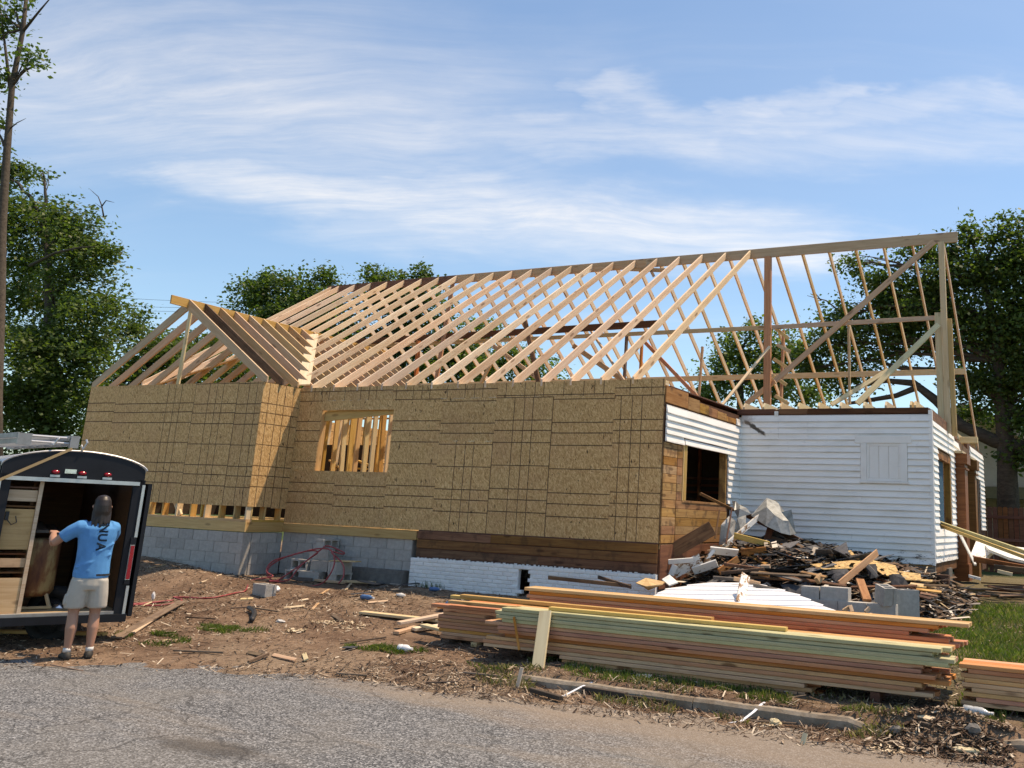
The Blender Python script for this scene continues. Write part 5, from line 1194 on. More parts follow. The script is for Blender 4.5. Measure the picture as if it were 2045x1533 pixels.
fx1 = [8.36, 8.38, 8.35, 9.50, 9.42, 9.46, 9.66, 9.60, 9.40, 9.46, 9.66, 9.72, 9.58, 9.64]
for k in range(14):
    z = .137 + T * (k + .5); col = 'pale green treated' if k > 9 else ('reddish brown' if fm[k] == 'fir_lumber' else 'tan')
    lum(fx0[k] + NP.uniform(-.04, .04), fx1[k] + NP.uniform(-.05, .05), -4.43 + [0, .006, -.004, .01, .0, .012, .035, -.006, .004, .018, 0, -.005, .012, .004][k], z, fm[k], skew=NP.uniform(-.012, .012), dz=NP.uniform(-.003, .003), label=f'{col} board, {ORD[k]} layer on the street face of front lumber stack', grp='front lumber stack')
    for c in (1, 2, 3):
        a = NP.uniform(-.06, .10); b = NP.uniform(-.12, .10)
        m2 = 'green_lumber' if (k > 9 and c == 1) else rnd.choice(['stack_lumber', 'fir_lumber', 'stack_lumber'])
        if k > 10 and c == 3: continue
        lum(fx0[k] + a, fx1[k] + b , -4.43 + .147 * c, z, m2, f'framing board, {ORD[k]} layer, {["second", "third", "fourth"][c - 1]} row back in the front lumber stack', grp='front lumber stack')
# the higher stack behind it
for k in range(10):
    z = .19 + T * (k + .5)
    for c in range(4):
        a0, a1 = 3.32 + NP.uniform(-.05, .05), 8.1 + NP.uniform(-.1, .1)
        if k == 9 and c == 0: a0 = 3.15
        lum(a0, a1, -3.78 + .147 * c, z, ['fir_lumber', 'stack_lumber', 'stack_lumber'][(k + c) % 3], f'framing board, {ORD[min(k, 12)]} layer, row {["one", "two", "three", "four"][c]} of the low back lumber stack', grp='low back lumber stack')
for k in range(7):
    z = .60 + T * (k + .5); dx = [0, .05, -.5, -.6, -.05, .05, .1][k]
    for c in range(3):
        if k == 6 and c > 1: continue
        x1 = [9.62, 9.70, 9.60, 9.20, 9.40, 9.50, 9.80][k] + NP.uniform(-.03, .03) * c
        lum(4.55 - .1 * (k == 6) + NP.uniform(-.05, .05), x1, -3.66 + .147 * c, z, 'fir_lumber' if k != 6 else 'yellow_lumber', f'reddish board, {ORD[k]} layer, row {["one", "two", "three"][c]} of the tall back lumber stack', grp='tall back lumber stack')
# loose boards on top of the front stack
lum(3.75, 7.15, -4.02, .745, 'yellow_lumber', 'long yellow board lying on the front stack, reaching past its left end', .09, .04, skew=-.05, dz=.0)
lum(5.25, 8.05, -4.36, .733, 'yellow_lumber', 'long yellow board lying across the top of the green boards', .09, .04, skew=.10)
lum(3.55, 7.0, -3.95, .72, 'yellow_lumber', 'second long yellow board behind the first one on the front stack', .09, .04, skew=.03)
lum(3.6, 5.2, -3.62, .63, 'fir_lumber', 'short orange board with a slanted end sticking out left of the stacks', .14, .04, skew=.08)
lum(3.45, 4.9, -3.86, .645, 'tan_lumber', 'short pale board jutting from the left end of the back stack', .09, .04, skew=.02)
# the stack cut off by the right edge of the picture
for k in range(9):
    z = .215 + T * (k + .5)
    for c in range(3):
        lum(9.80 + NP.uniform(-.04, .06) + .06 * (c == 0 and k % 2), 13.2, -4.30 + .147 * c, z, 'fir_lumber' if k > 6 or k == 1 else rnd.choice(['stack_lumber', 'yellow_lumber', 'stack_lumber', 'stack_lumber']), f'board, {ORD[k]} layer, row {["one", "two", "three"][c]} of the short stack at the right picture edge', grp='right lumber stack')
for i, (x, z) in enumerate(((6.28, .147), (8.08, .147), (5.2, .147), (9.3, .147), (10.4, .19))):
    b = board('sticker_block', (x, -4.86 if i < 2 else -4.55, z - .022), (x - .02, -3.75, z - .012), .085, .04, 'pale_lumber', label=['short pale block poking out under the front stack at the left strap', 'short pale block poking out under the front stack at the right strap', 'pale block under the left end of the front stack', 'pale block under the right end of the front stack', 'pale block under the short right stack'][i], cat='block', group='bearer blocks')
for x, z in ((4.0, .17), (7.6, .17), (5.5, .585), (8.9, .585)): pass
for i, x in enumerate((3.9, 6.0, 7.8)):
    board('bearer', (x, -3.9, .165), (x, -3.2, .175), .09, .05, 'tan_lumber', label=['left', 'middle', 'right'][i] + ' bearer under the low back lumber stack', cat='block')
# boards that carry the right half of the front stack where the low layers stop
board('bearer', (9.0, -4.48, .20), (9.0, -3.9, .20), .09, .11, 'old_timber', label='dark timber bearer under the right end of the front lumber stack', cat='block')
board('leaning_board', (5.40, -4.80, .115), (5.28, -4.515, .715), .14, .038, 'pale_lumber', up=(.2, -.9, .4), label='pale board leaning upright against the front lumber stack', cat='board')
board('leaning_lath', (5.02, -4.60, .28), (4.86, -4.515, .62), .03, .01, 'fir_lumber', up=(0, -1, 0), label='thin orange lath leaning on the left part of the front stack', cat='lath')
for i, (pts, lab) in enumerate((([(6.27, -4.88, .14), (6.22, -5.02, .13), (6.17, -5.18, .10), (6.08, -5.36, .03), (5.98, -5.46, .012)], 'left'), ([(8.07, -4.88, .14), (8.05, -5.05, .13), (8.02, -5.20, .08), (7.96, -5.36, .02), (7.88, -5.46, .012)], 'right'))):
    mb = MB(); w = Vector((.014, .004, 0)); P_ = [Vector(p) for p in pts]
    n = len(P_); mb.raw([p - w for p in P_] + [p + w for p in P_] + [p - w - Vector((0, 0, .002)) for p in P_] + [p + w - Vector((0, 0, .002)) for p in P_],
        [(k, k + 1, n + k + 1, n + k) for k in range(n - 1)] + [(2 * n + k, 3 * n + k, 3 * n + k + 1, 2 * n + k + 1) for k in range(n - 1)] + [(k, 2 * n + k, 2 * n + k + 1, k + 1) for k in range(n - 1)] + [(n + k, n + k + 1, 3 * n + k + 1, 3 * n + k) for k in range(n - 1)])
    mb.build('strapping_band', 'white_strap', None, False, label=f'{lab} white packing band hanging over the kerb from under the lumber', cat='strap')

# ------------------------------------------------------------------ scraps on the dirt
def G(px, py, lift=0.0):
    """point on the lot surface in the direction of a picture point"""
    z = .15
    for _ in range(8): p = at(px, py, Z=z + lift); z = .5 * z + .5 * gz(p.x, p.y)
    p = at(px, py, Z=z + lift); return p
def lay(name, a, b, w, h, mat, label, cat='board', la=.02, lb=.02, grp=None, roll=0.0):
    A_, B_ = G(*a), G(*b); A_.z = gz(A_.x, A_.y) + la + h / 2; B_.z = gz(B_.x, B_.y) + lb + h / 2
    return board(name, A_, B_, w, h, mat, label=label, cat=cat, group=grp, roll=roll)
lay('plank', (232, 1278), (362, 1206), .13, .02, 'weathered_wood', 'long weathered plank lying on the dirt by the trailer', lb=.03)
lay('plank', (265, 1268), (330, 1226), .05, .02, 'tan_lumber', 'narrow strip lying on top of the weathered plank', la=.02, lb=.03)
lay('plank', (-60, 1266), (210, 1272), .09, .04, 'yellow_lumber', 'yellow board on the ground behind the trailer wheel')
lay('scrap_board', (722, 1228), (905, 1248), .14, .038, 'pale_lumber', 'long pale scrap board reaching left of the lumber stacks')
lay('scrap_board', (795, 1256), (898, 1239), .13, .038, 'new_lumber', 'short pale board crossing over the long scrap board', la=.06, lb=.08)
lay('scrap_board', (790, 1268), (830, 1258), .10, .038, 'tan_lumber', 'small offcut with a slanted end at the tip of the scrap heap', la=.01)
lay('scrap_board', (825, 1262), (905, 1252), .13, .038, 'new_lumber', 'offcut lying under the crossing board in the scrap heap', la=.02)
lay('scrap_board', (845, 1262), (952, 1282), .12, .038, 'pale_lumber', 'pale offcut nearest the street in the scrap heap', la=.07, lb=.03)
lay('scrap_board', (880, 1222), (905, 1210), .12, .03, 'fir_lumber', 'orange offcut tucked behind the scrap heap', la=.05)
lay('branch', (680, 1290), (770, 1277), .02, .02, 'stick_wood', 'long thin branch on the dirt left of the grass tuft', 'branch')
lay('branch', (672, 1348), (690, 1333), .018, .018, 'stick_wood', 'left half of the bent twig near the street', 'branch'); lay('branch', (672, 1350), (732, 1354), .022, .02, 'stick_wood', 'dark twig lying near the street below the bent one', 'branch')
lay('branch', (850, 1369), (915, 1367), .02, .02, 'stick_wood', 'pale straight twig at the street edge', 'branch'); lay('branch', (500, 1217), (555, 1225), .02, .02, 'stick_wood', 'dark twig crossing the black pipe', 'branch')
lay('branch', (460, 1218), (520, 1214), .018, .018, 'stick_wood', 'thin twig behind the black pipe', 'branch'); lay('branch', (370, 1236), (430, 1240), .02, .02, 'stick_wood', 'dark twig on the dirt right of the plank', 'branch')
lay('branch', (495, 1328), (535, 1312), .03, .03, 'stick_wood', 'pale stick near the street in the middle of the dirt', 'branch'); lay('branch', (345, 1304), (445, 1308), .022, .02, 'stick_wood', 'pale broken twig beside the chips near the street', 'branch')
lay('branch', (1165, 1384), (1250, 1398), .06, .05, 'bark', 'rotten dark log lying along the kerb at the left strap', 'log'); lay('branch', (1250, 1398), (1350, 1411), .03, .03, 'bark', 'dark root running along the kerb right of the log', 'log')
lay('branch', (1060, 1385), (1120, 1403), .05, .04, 'bark', 'short rotten branch in the gutter below the leaning board', 'log'); lay('branch', (925, 1348), (1000, 1356), .02, .02, 'stick_wood', 'dark twig below the left end of the lumber', 'branch')
lay('branch', (1500, 1446), (1590, 1452), .02, .02, 'stick_wood', 'dark twig by the right strap', 'branch'); lay('branch', (100, 1332), (165, 1345), .016, .012, 'stick_wood', 'dark twig on the asphalt in front of the man', 'branch')
lay('branch', (1840, 1452), (1990, 1470), .025, .025, 'bark', 'dark root in the soil heap at the kerb gap', 'branch'); lay('branch', (1900, 1440), (1960, 1462), .02, .02, 'stick_wood', 'thin root at the top of the soil heap', 'branch')
chip_list = [(480, 1198, 505, 1198), (567, 1214, 608, 1213), (622, 1220, 634, 1208), (664, 1230, 684, 1244), (325, 1282, 352, 1283), (600, 1201, 615, 1199), (520, 1302, 530, 1318), (607, 1308, 611, 1322), (495, 1305, 520, 1312), (545, 1310, 590, 1322), (283, 1212, 300, 1206), (690, 1180, 700, 1168), (400, 1165, 440, 1150), (640, 1188, 655, 1180), (735, 1205, 775, 1203), (1590, 1490, 1602, 1478), (1805, 1437, 1865, 1443), (1035, 1342, 1033, 1374), (1270, 1352, 1300, 1356), (300, 1136, 330, 1130), (1878, 1195, 1905, 1205), (1900, 1236, 1922, 1240), (1925, 1195, 1950, 1225)]
where = ['beside the single grey block', 'in the middle of the dirt', 'standing askew right of the pale chip', 'lying near the pale scrap board', 'near the street left of the twig', 'below the block pile', 'upright near the street', 'stub near the street', 'dark block near the street', 'lying flat by the street stub', 'at the tip of the red hose', 'by the blue bottle', 'on the dirt mound', 'right of the block pile', 'left of the scrap heap', 'standing alone on the asphalt', 'on the soil heap at the kerb gap', 'standing upright below the lumber', 'in the grass under the lumber', 'in front of the gable foundation', 'in the grass by the rubble', 'white on the lawn', 'thin on the lawn']
for i, (c, wtxt) in enumerate(zip(chip_list, where)):
    m_ = rnd.choice(['pale_lumber', 'tan_lumber', 'new_lumber']) if i not in (6, 8, 3) else 'weathered_wood'
    A_, B_ = G(c[0], c[1]), G(c[2], c[3])
    if i in (15, 17): A_ = G(max(c[0], c[2]) if i == 15 else c[2], max(c[1], c[3])); A_.z = gz(A_.x, A_.y); B_ = A_ + Vector((.02, .03, .10 if i == 15 else .20))
    else:
        A_.z = gz(A_.x, A_.y) + .015; B_.z = gz(B_.x, B_.y) + .025
    board('wood_scrap', A_, B_, .05 if i not in (15, 17) else .045, .016, m_, up=(0, -.5, .8), label=f'small wood scrap {wtxt}', cat='wood scrap', group='small wood scraps')
for i, (px, py, n, r) in enumerate(((590, 1262, 300, .10), (690, 1250, 260, .20), (640, 1244, 240, .13), (20, 1270, 20, .1), (1540, 1450, 120, .07), (1770, 1500, 160, .10))):
    c = G(px, py); q = chips(n, (c.x - r * 1.6, c.x + r * 1.6), (c.y - r, c.y + r), .01, .045, .5, lambda x, y: np.hypot((x - c.x) / 1.6, y - c.y) < r, lift=.012); scatter_mesh('sawdust', q, 'sawdust', label='pale sawdust and chips on the ground, patch ' + ['in the middle of the dirt', 'left of the scrap heap', 'below the upright chip', 'under the trailer', 'beside the right strap', 'by the soil heap'][i], kind='stuff')
# ------------------------------------------------------------------ grey blocks and hose by the foundation
def cmu(name, loc, rot=(0, 0, 0), label='', L=.39, W=.19, H=.19, grp='loose concrete blocks', scale=1.0):
    """hollow two-core block lying as placed: cores run along z"""
    mb = MB(); t = .032
    for x0, y0, x1, y1 in ((0, 0, L, t), (0, W - t, L, W), (0, t, t, W - t), (L / 2 - t / 2, t, L / 2 + t / 2, W - t), (L - t, t, L, W - t)): mb.box(x0 - L / 2, y0 - W / 2, 0, x1 - L / 2, y1 - W / 2, H)
    mb.box(-L / 2 - .012, -W / 2, 0, -L / 2, -W / 2 + .04, H); mb.box(-L / 2 - .012, W / 2 - .04, 0, -L / 2, W / 2, H); mb.box(L / 2, -W / 2, 0, L / 2 + .012, -W / 2 + .04, H); mb.box(L / 2, W / 2 - .04, 0, L / 2 + .012, W / 2, H)
    return mb.build(name, 'concrete_block', None, M=Matrix.Translation(loc) @ Euler(rot).to_matrix().to_4x4(), label=label, cat='concrete block', group=grp)
c = G(515, 1190); cmu('concrete_block', (c.x + .02, c.y + .1, gz(c.x, c.y + .1) - .02), (0, 0, -.25), 'single grey concrete block standing alone on the dirt')
bx0, by0 = -2.62, -.62; z0 = gz(-2.2, -.6) - .03
H90 = math.pi / 2
for i, (dx, dy, dz, r, lab) in enumerate([(0.10, 0, 0, (H90, 0, .1), 'low left block of the pile under the red hose'), (.52, -.05, 0, (0, 0, .2), 'low middle block of the pile with an open end'), (.93, .05, 0, (H90, 0, 1.5), 'low right block of the pile, on its side'),
        (.12, .10, .19, (H90, 0, 0), 'second layer block with two open cores to the street'), (.60, .12, .19, (0, 0, 0), 'second layer block in the middle of the pile'), (1.0, .15, .19, (0, 0, 1.57), 'second layer block at the right of the pile'), (.45, .22, .38, (0, 0, .1), 'third layer block beneath the top block'), (.30, .30, .57, (H90, 0, 1.55), 'topmost block of the pile with one open core')]):
    off = Vector((0, 0, 0)) if r[0] == 0 else Vector((0, .095, .095))
    cmu('concrete_block', Vector((bx0 + dx, by0 + dy, z0 + dz)) + off, r, lab)
board('plank', (bx0 + .85, by0 + .10, z0 + .395), (bx0 + 1.35, by0 + .22, z0 + .40), .22, .02, 'yellow_lumber', label='short yellow board on top of the block pile at the right', cat='board')
board('plank', (bx0 + .3, by0 - .28, z0 + .06), (bx0 + .75, by0 - .26, z0 + .06), .05, .06, 'grey_wood', label='grey stub of wood in front of the block pile', cat='board')
board('plank', (-1.45, -.55, gz(-1.4, -.5) + .03), (-.85, -.40, gz(-.9, -.4) + .04), .16, .04, 'tan_lumber', label='brown board lying right of the block pile by the footing', cat='board')
board('plank', (-1.9, -.75, gz(-1.9, -.7) + .025), (-1.3, -.68, gz(-1.3, -.7) + .03), .10, .04, 'tan_lumber', label='brown board lying against the foot of the block pile', cat='board')
def curve_tube(name, pts, r, mat, n=6, **kw):
    P_ = [Vector(p) for p in pts]; out = []
    for i in range(len(P_) - 1):
        p0, p1, p2, p3 = P_[max(i - 1, 0)], P_[i], P_[i + 1], P_[min(i + 2, len(P_) - 1)]
        for q in range(n):
            t = q / n; out.append(.5 * ((2 * p1) + (p2 - p0) * t + (2 * p0 - 5 * p1 + 4 * p2 - p3) * t * t + (3 * p1 - p0 - 3 * p2 + p3) * t ** 3))
    out.append(P_[-1]); mb = MB(); mb.tube(out, r, 7); return mb.build(name, mat, None, True, **kw)
hz = .95; hy = -.85
def hp(px, py, Y): return at(px, py, Y=Y)
hose = [hp(262, 1210, -3.9), hp(300, 1202, -3.6), hp(345, 1205, -3.3), hp(300, 1212, -3.6), hp(265, 1214, -3.8), hp(310, 1216, -3.7), hp(352, 1208, -3.4), hp(362, 1203, -3.2), hp(345, 1200, -3.1), hp(365, 1205, -3.0)]
for p in hose: p.z = gz(p.x, p.y) + .02
tail = [G(365, 1206), G(420, 1196), G(470, 1186), G(490, 1181)]
for p in tail: p.z = gz(p.x, p.y) + .018
loops = [hp(500, 1160, -1.25), hp(530, 1154, -1.2), hp(545, 1150, -1.15), hp(532, 1140, -1.1), hp(545, 1120, -1.0), hp(585, 1108, -.9), hp(630, 1096, -.75), hp(660, 1098, -.72), hp(668, 1120, -.85), hp(660, 1145, -.95), hp(640, 1166, -1.0), hp(600, 1172, -1.1), hp(560, 1166, -1.15), hp(535, 1150, -1.1), hp(540, 1130, -1.0), hp(570, 1112, -.9), hp(615, 1100, -.75), hp(635, 1102, -.7), hp(620, 1114, -.8), hp(590, 1135, -.95), hp(555, 1158, -1.15), hp(538, 1160, -1.2), hp(575, 1158, -1.1), hp(600, 1130, -.95), hp(640, 1098, -.72), hp(655, 1090, -.62), hp(685, 1102, -.6), hp(684, 1106, -.6), hp(662, 1102, -.7), hp(684, 1125, -.85), hp(686, 1150, -.95), hp(676, 1165, -1.0)]
curve_tube('air_hose', hose + tail[1:] + loops, .013, 'red_hose', label='long red air hose looped over the grey block pile', cat='hose')
curve_tube('air_hose', [hp(272, 1208, -3.75) + Vector((0, 0, -.02)), hp(330, 1214, -3.5), hp(370, 1208, -3.15), hp(330, 1209, -3.4), hp(262, 1207, -3.9)], .013, 'red_hose', label='short loop of red hose on the dirt beside the trailer', cat='hose')
p_ = [G(496, 1220), G(505, 1226), G(507, 1234), G(502, 1245)]
for p in p_: p.z = gz(p.x, p.y) + .05
curve_tube('black_pipe', p_, .035, 'black_pipe', label='short bent black pipe on the dirt', cat='pipe')
# litter: bags, bottles
def lump(name, px, py, r, mat, label, cat, seed, sq=(1, .8, .6), onroad=False):
    c = G(px, py); rr = random.Random(seed); mb = MB(); rings = []
    for i in range(7):
        a = math.pi * i / 6; rings.append([(r * sq[0] * math.sin(a) * math.cos(t) * rr.uniform(.7, 1.2), r * sq[1] * math.sin(a) * math.sin(t) * rr.uniform(.7, 1.2), r * sq[2] * (1 - math.cos(a)) * rr.uniform(.85, 1.1)) for t in [2 * math.pi * q / 11 for q in range(11)]])
    mb.loft(rings); return mb.build(name, mat, None, False, M=Matrix.Translation((c.x, c.y, gz(c.x, c.y) - .005)), label=label, cat=cat)
lump('plastic_bag', 550, 1182, .09, 'white_plastic', 'crumpled white plastic bag beside the single block', 'bag', 1)
lump('paper_scrap', 560, 1243, .07, 'paper', 'crumpled pale paper in the middle of the dirt', 'paper', 2, (1.3, .6, .35)); lump('plastic_bag', 305, 1198, .05, 'white_plastic', 'small white cup by the red hose beside the trailer', 'cup', 3, (.6, .6, 1.3))
lump('foam_chunk', 1548, 1450, .06, 'foam', 'yellow foam chunk beside the right strap', 'foam', 4); lump('foam_chunk', 1212, 1387, .07, 'foam', 'yellow foam chunk against the kerb by the left strap', 'foam', 5)
lump('paper_scrap', 1930, 1502, .09, 'foam', 'flat pale scrap below the soil heap on the road', 'paper', 6, (1.4, .7, .25)); lump('stone', 1790, 1465, .06, 'footing', 'grey stone at the broken end of the kerb', 'stone', 7); lump('stone', 1945, 1465, .07, 'footing', 'brown stone on the soil heap', 'stone', 8)
lump('plastic_bag', 275, 1112, .09, 'galvanised', 'dull grey bag at the foot of the gable foundation', 'bag', 9); lump('paper_scrap', 345, 1122, .09, 'paper', 'grey paper on the ground before the gable foundation', 'paper', 10, (2.4, .5, .3))
lump('paper_scrap', 800, 1192, .07, 'paper', 'white crumpled paper left of the lumber', 'paper', 12, (1.2, .6, .5)); lump('bottle_cap', 895, 1212, .06, 'blue_plastic', 'blue plastic lid behind the scrap heap', 'lid', 13, (1, .8, .8))
def bottle(px, py, ang, mat, label, L=.22, r=.033):
    c = G(px, py); mb = MB(); prof = [(0, .6), (.02, 1), (.3, 1), (.34, .9), (.4, 1), (.66, 1), (.82, .6), (.88, .4), (1, .4)]
    mb.loft([[(L * x, r * k * math.cos(t), r + r * k * math.sin(t)) for t in [2 * math.pi * q / 12 for q in range(12)]] for x, k in prof])
    b = mb.build('water_bottle', mat, None, True, M=Matrix.Translation((c.x, c.y, gz(c.x, c.y) + .004)) @ Matrix.Rotation(ang, 4, 'Z'), label=label, cat='bottle')
    mb = MB(); mb.loft([[(L * x, r * .43 * math.cos(t), r + r * .43 * math.sin(t)) for t in [2 * math.pi * q / 10 for q in range(10)]] for x in (.97, 1.06)]); o = mb.build('cap', 'white_plastic'); o.parent = b; return b
bottle(795, 1302, .15, 'white_plastic', 'white plastic bottle beside the grass tuft', .18, .045); bottle(1925, 1428, -.25, 'clear_plastic', 'clear plastic water bottle in the grass by the right stack', .26, .045)
bottle(722, 1197, -.1, 'blue_plastic', 'bottle with a blue label left of the rubble', .26, .04); bottle(858, 1180, .2, 'blue_plastic', 'blue bottle in the weeds at the brick foundation', .2, .035)
lay('shingle_piece', (690, 1296), (710, 1297), .16, .012, 'tar_paper', 'flat dark shingle piece on the dirt left of the grass tuft', 'shingle'); 
for i, (a, b, w) in enumerate((((735, 1180), (770, 1172), .12), ((740, 1172), (790, 1164), .12), ((765, 1160), (800, 1150), .10), ((700, 1192), (745, 1188), .1), ((780, 1184), (830, 1182), .06), ((800, 1176), (850, 1170), .08), ((720, 1168), (752, 1176), .14))):
    lay('shingle_piece', a, b, w, .012, 'tar_paper' if i % 2 else 'grey_wood', ['dark', 'grey'][1 - i % 2] + ' broken shingle in the litter by the footing, ' + ['front left', 'middle', 'back', 'far left', 'front right', 'back right', 'under the others'][i] + ' one', 'shingle', la=.01 + .01 * i, lb=.015 + .01 * i, grp='broken shingles by the footing')

# ------------------------------------------------------------------ rubble heap in the corner of the house
def VIEWUP(): return -FWD
def deb(name, a, b, Ya, Yb, w, h, mat, label, cat='board', grp=None, up=None, roll=0.0):
    return board(name, at(a[0], a[1], Y=Ya), at(b[0], b[1], Y=Yb), w, h, mat, up=up or tuple(-FWD), roll=roll, label=label, cat=cat, group=grp)
def sheet(name, pts, th, mat, label, cat, smooth=False, bulge=0.0, sub=0, grp=None):
    """thin real sheet from corner points [(px, py, Y)], optional crumple"""
    P_ = [at(p[0], p[1], Y=p[2]) for p in pts]; c = sum(P_, Vector()) / len(P_); n = Vector()
    for i in range(len(P_)): n += (P_[i] - c).cross(P_[(i + 1) % len(P_)] - c)
    n.normalize(); k = len(P_); mid = c + n * bulge * (1 if n.dot(FWD) < 0 else -1)
    sg = 1 if n.dot(FWD) < 0 else -1; rr = random.Random(len(label) + k)
    ring = [p.lerp(c, .42) + n * sg * (bulge * .8 + bulge * rr.uniform(-.75, .75)) for p in P_]
    v = P_ + ring + [mid]; nv = len(v); v = v + [p - n * sg * th for p in v]
    f = [(i, (i + 1) % k, k + (i + 1) % k, k + i) for i in range(k)] + [(k + i, k + (i + 1) % k, 2 * k) for i in range(k)]
    f += [tuple(nv + q for q in reversed(t)) for t in f] + [(i, nv + i, nv + (i + 1) % k, (i + 1) % k) for i in range(k)]
    me = mesh(name, [q - c for q in v], f, smooth=smooth)
    return add(name, me, mat, None, Matrix.Translation(c), label=label, cat=cat, group=grp)
# body of the heap: crumbs and many broken boards one over another
def heap_z(x, y):
    x = np.asarray(x, float); y = np.asarray(y, float)
    hx = np.interp(x, [4.6, 5.0, 5.6, 6.3, 7.2, 8.2, 8.8, 9.3], [.55, .78, .90, .84, .70, .50, .25, 0]); hy = sm((y + .35 + .12 * (x - 6.5)) / 1.9)
    return .40 + .1 * sm(y / 3) + hx * hy + .16 * fbm(x * 2.2, y * 2.2, 4, 61)
hx_, hy_ = np.meshgrid(np.arange(4.66, 9.4, .06), np.arange(-.45, 3.72, .06)); hi = np.arange(hx_.size).reshape(hx_.shape)
add('rubble_soil', quad_mesh('rubble_soil', np.stack([hx_, hy_, heap_z(hx_, hy_) - .03], -1).reshape(-1, 3), np.stack([hi[:-1, :-1], hi[:-1, 1:], hi[1:, 1:], hi[1:, :-1]], -1).reshape(-1, 4)), 'rubble', kind='stuff', label='dark soil and roofing crumbs under the rubble heap')
_gz = ground_z; ground_z = heap_z
crumb = np.concatenate([chips(9000, (4.7, 9.2), (-.3, 3.6), .03, .16, .4, None, .01, .5), chips(3500, (4.7, 9.2), (-.3, 3.6), .12, .42, .16, None, .02, .35)])
ground_z = _gz
scatter_mesh('rubble_crumbs', crumb, 'rubble_bits', label='splinters, shingle scraps and crumbs covering the rubble heap', kind='stuff')
hm = [('old_timber', 'dark'), ('old_siding', 'reddish brown'), ('weathered_wood', 'weathered brown'), ('grey_wood', 'grey'), ('old_sheathing', 'orange brown'), ('peeling_white', 'peeling white'), ('tar_paper', 'black')]
for i in range(165):
    x = rnd.uniform(4.95, 8.9); y = rnd.uniform(-.2, 3.3) ; a = rnd.gauss(0, .45) + rnd.choice([0, 0, 0, math.pi / 2]); L = rnd.uniform(.3, 1.35)
    d = Vector((math.cos(a) * L / 2, math.sin(a) * L / 2, 0))
    x = max(x, 4.75 + abs(d.x)); y = min(y, 3.55 - abs(d.y))
    if x > 8.2 and y + abs(d.y) > 3.4: y = 2.6
    A_, B_ = Vector((x, y, 0)) - d, Vector((x, y, 0)) + d; A_.z = float(heap_z(A_.x, A_.y)) + rnd.uniform(0, .10); B_.z = float(heap_z(B_.x, B_.y)) + rnd.uniform(0, .10)
    mt, cn = rnd.choice(hm + hm[:4]); row = 'front' if y < .8 else ('middle' if y < 2.2 else 'back'); side = 'left' if x < 6.0 else ('centre' if x < 7.4 else 'right')
    sz = 'short' if L < .6 else ('long' if L > 1.0 else 'broken')
    board('broken_board', A_, B_, rnd.choice([.06, .09, .09, .14]), rnd.choice([.016, .02, .03]), mt, roll=rnd.uniform(-.45, .45), label=f'{sz} {cn} board in the {row} {side} part of the rubble heap', cat='board', group='broken boards in the rubble heap')
for i in range(34):
    x = rnd.uniform(5.2, 8.6); y = rnd.uniform(.0, 3.0); w_, l_ = rnd.uniform(.22, .5), rnd.uniform(.3, .75); M = Matrix.Translation((x, y, float(heap_z(x, y)) + .06)) @ Euler((rnd.uniform(-.7, .5), rnd.uniform(-.5, .5), rnd.uniform(0, 3))).to_matrix().to_4x4()
    mb = MB(); e = [rnd.uniform(-.06, .06) for _ in range(6)]
    mb.loft([[(-l_ / 2 + e[0], -w_ / 2, 0), (0, -w_ / 2 + e[1], .03 + e[4] * .4), (l_ / 2 + e[2], -w_ / 2, 0), (l_ / 2, w_ / 2 + e[3], .01), (0, w_ / 2, .04), (-l_ / 2, w_ / 2 + e[5], 0)][::-1], [(-l_ / 2 + e[0], -w_ / 2, .01), (0, -w_ / 2 + e[1], .04 + e[4] * .4), (l_ / 2 + e[2], -w_ / 2, .01), (l_ / 2, w_ / 2 + e[3], .02), (0, w_ / 2, .05), (-l_ / 2, w_ / 2 + e[5], .01)][::-1]])
    row = 'front' if y < .8 else ('middle' if y < 2.0 else 'back'); side = 'left' if x < 6.0 else ('centre' if x < 7.4 else 'right'); mt = rnd.choice(['tar_paper', 'shingle', 'shingle', 'tar_paper', 'grey_wood'])
    mb.build('shingle_piece', mt, None, M=M, label=f'{"large" if l_ * w_ > .2 else "small"} {"grey" if mt != "tar_paper" else "black"} roofing slab in the {row} {side} part of the rubble heap', cat='shingle', group='roofing slabs in the rubble heap')
deb('fascia_panel', (1335, 1104), (1423, 1054), .55, .75, .25, .03, 'old_siding', 'wide dark brown board tilted across the left of the rubble heap')
sheet('metal_sheet', [(1500, 1029, 2.3), (1531, 994, 2.8), (1548, 1000, 2.9), (1566, 1020, 2.9), (1583, 1040, 2.8), (1590, 1066, 2.6), (1578, 1068, 2.3), (1560, 1064, 2.2), (1530, 1050, 2.1)], .006, 'galvanised', 'large crumpled galvanised sheet at the top of the rubble heap', 'metal sheet', bulge=.16)
sheet('metal_sheet', [(1462, 1000, 2.6), (1478, 1008, 2.6), (1500, 1026, 2.4), (1474, 1034, 2.2), (1466, 1018, 2.3)], .005, 'galvanised', 'bent galvanised flap left of the large crumpled sheet', 'metal sheet', bulge=.08)
sheet('metal_sheet', [(1472, 1034, 2.2), (1490, 1028, 2.3), (1488, 1060, 2.1), (1478, 1082, 2.0), (1466, 1078, 2.0)], .005, 'galvanised', 'curled metal strip hanging below the bent flap', 'metal sheet', bulge=.06)
sheet('metal_sheet', [(1440, 1048, 1.8), (1456, 1030, 2.0), (1470, 1040, 2.2), (1464, 1085, 2.0), (1436, 1088, 1.8)], .005, 'dull_aluminium', 'dull grey sheet standing at the left of the rubble heap', 'metal sheet', bulge=.05)
deb('post', (1446, 1092), (1516, 1031), 1.6, 2.3, .085, .06, 'peeling_white', 'white painted post sticking up through the rubble heap')
deb('rail', (1492, 1028), (1640, 1101), 2.9, 2.6, .10, .04, 'old_timber', 'long dark timber sloping down to the right over the heap')
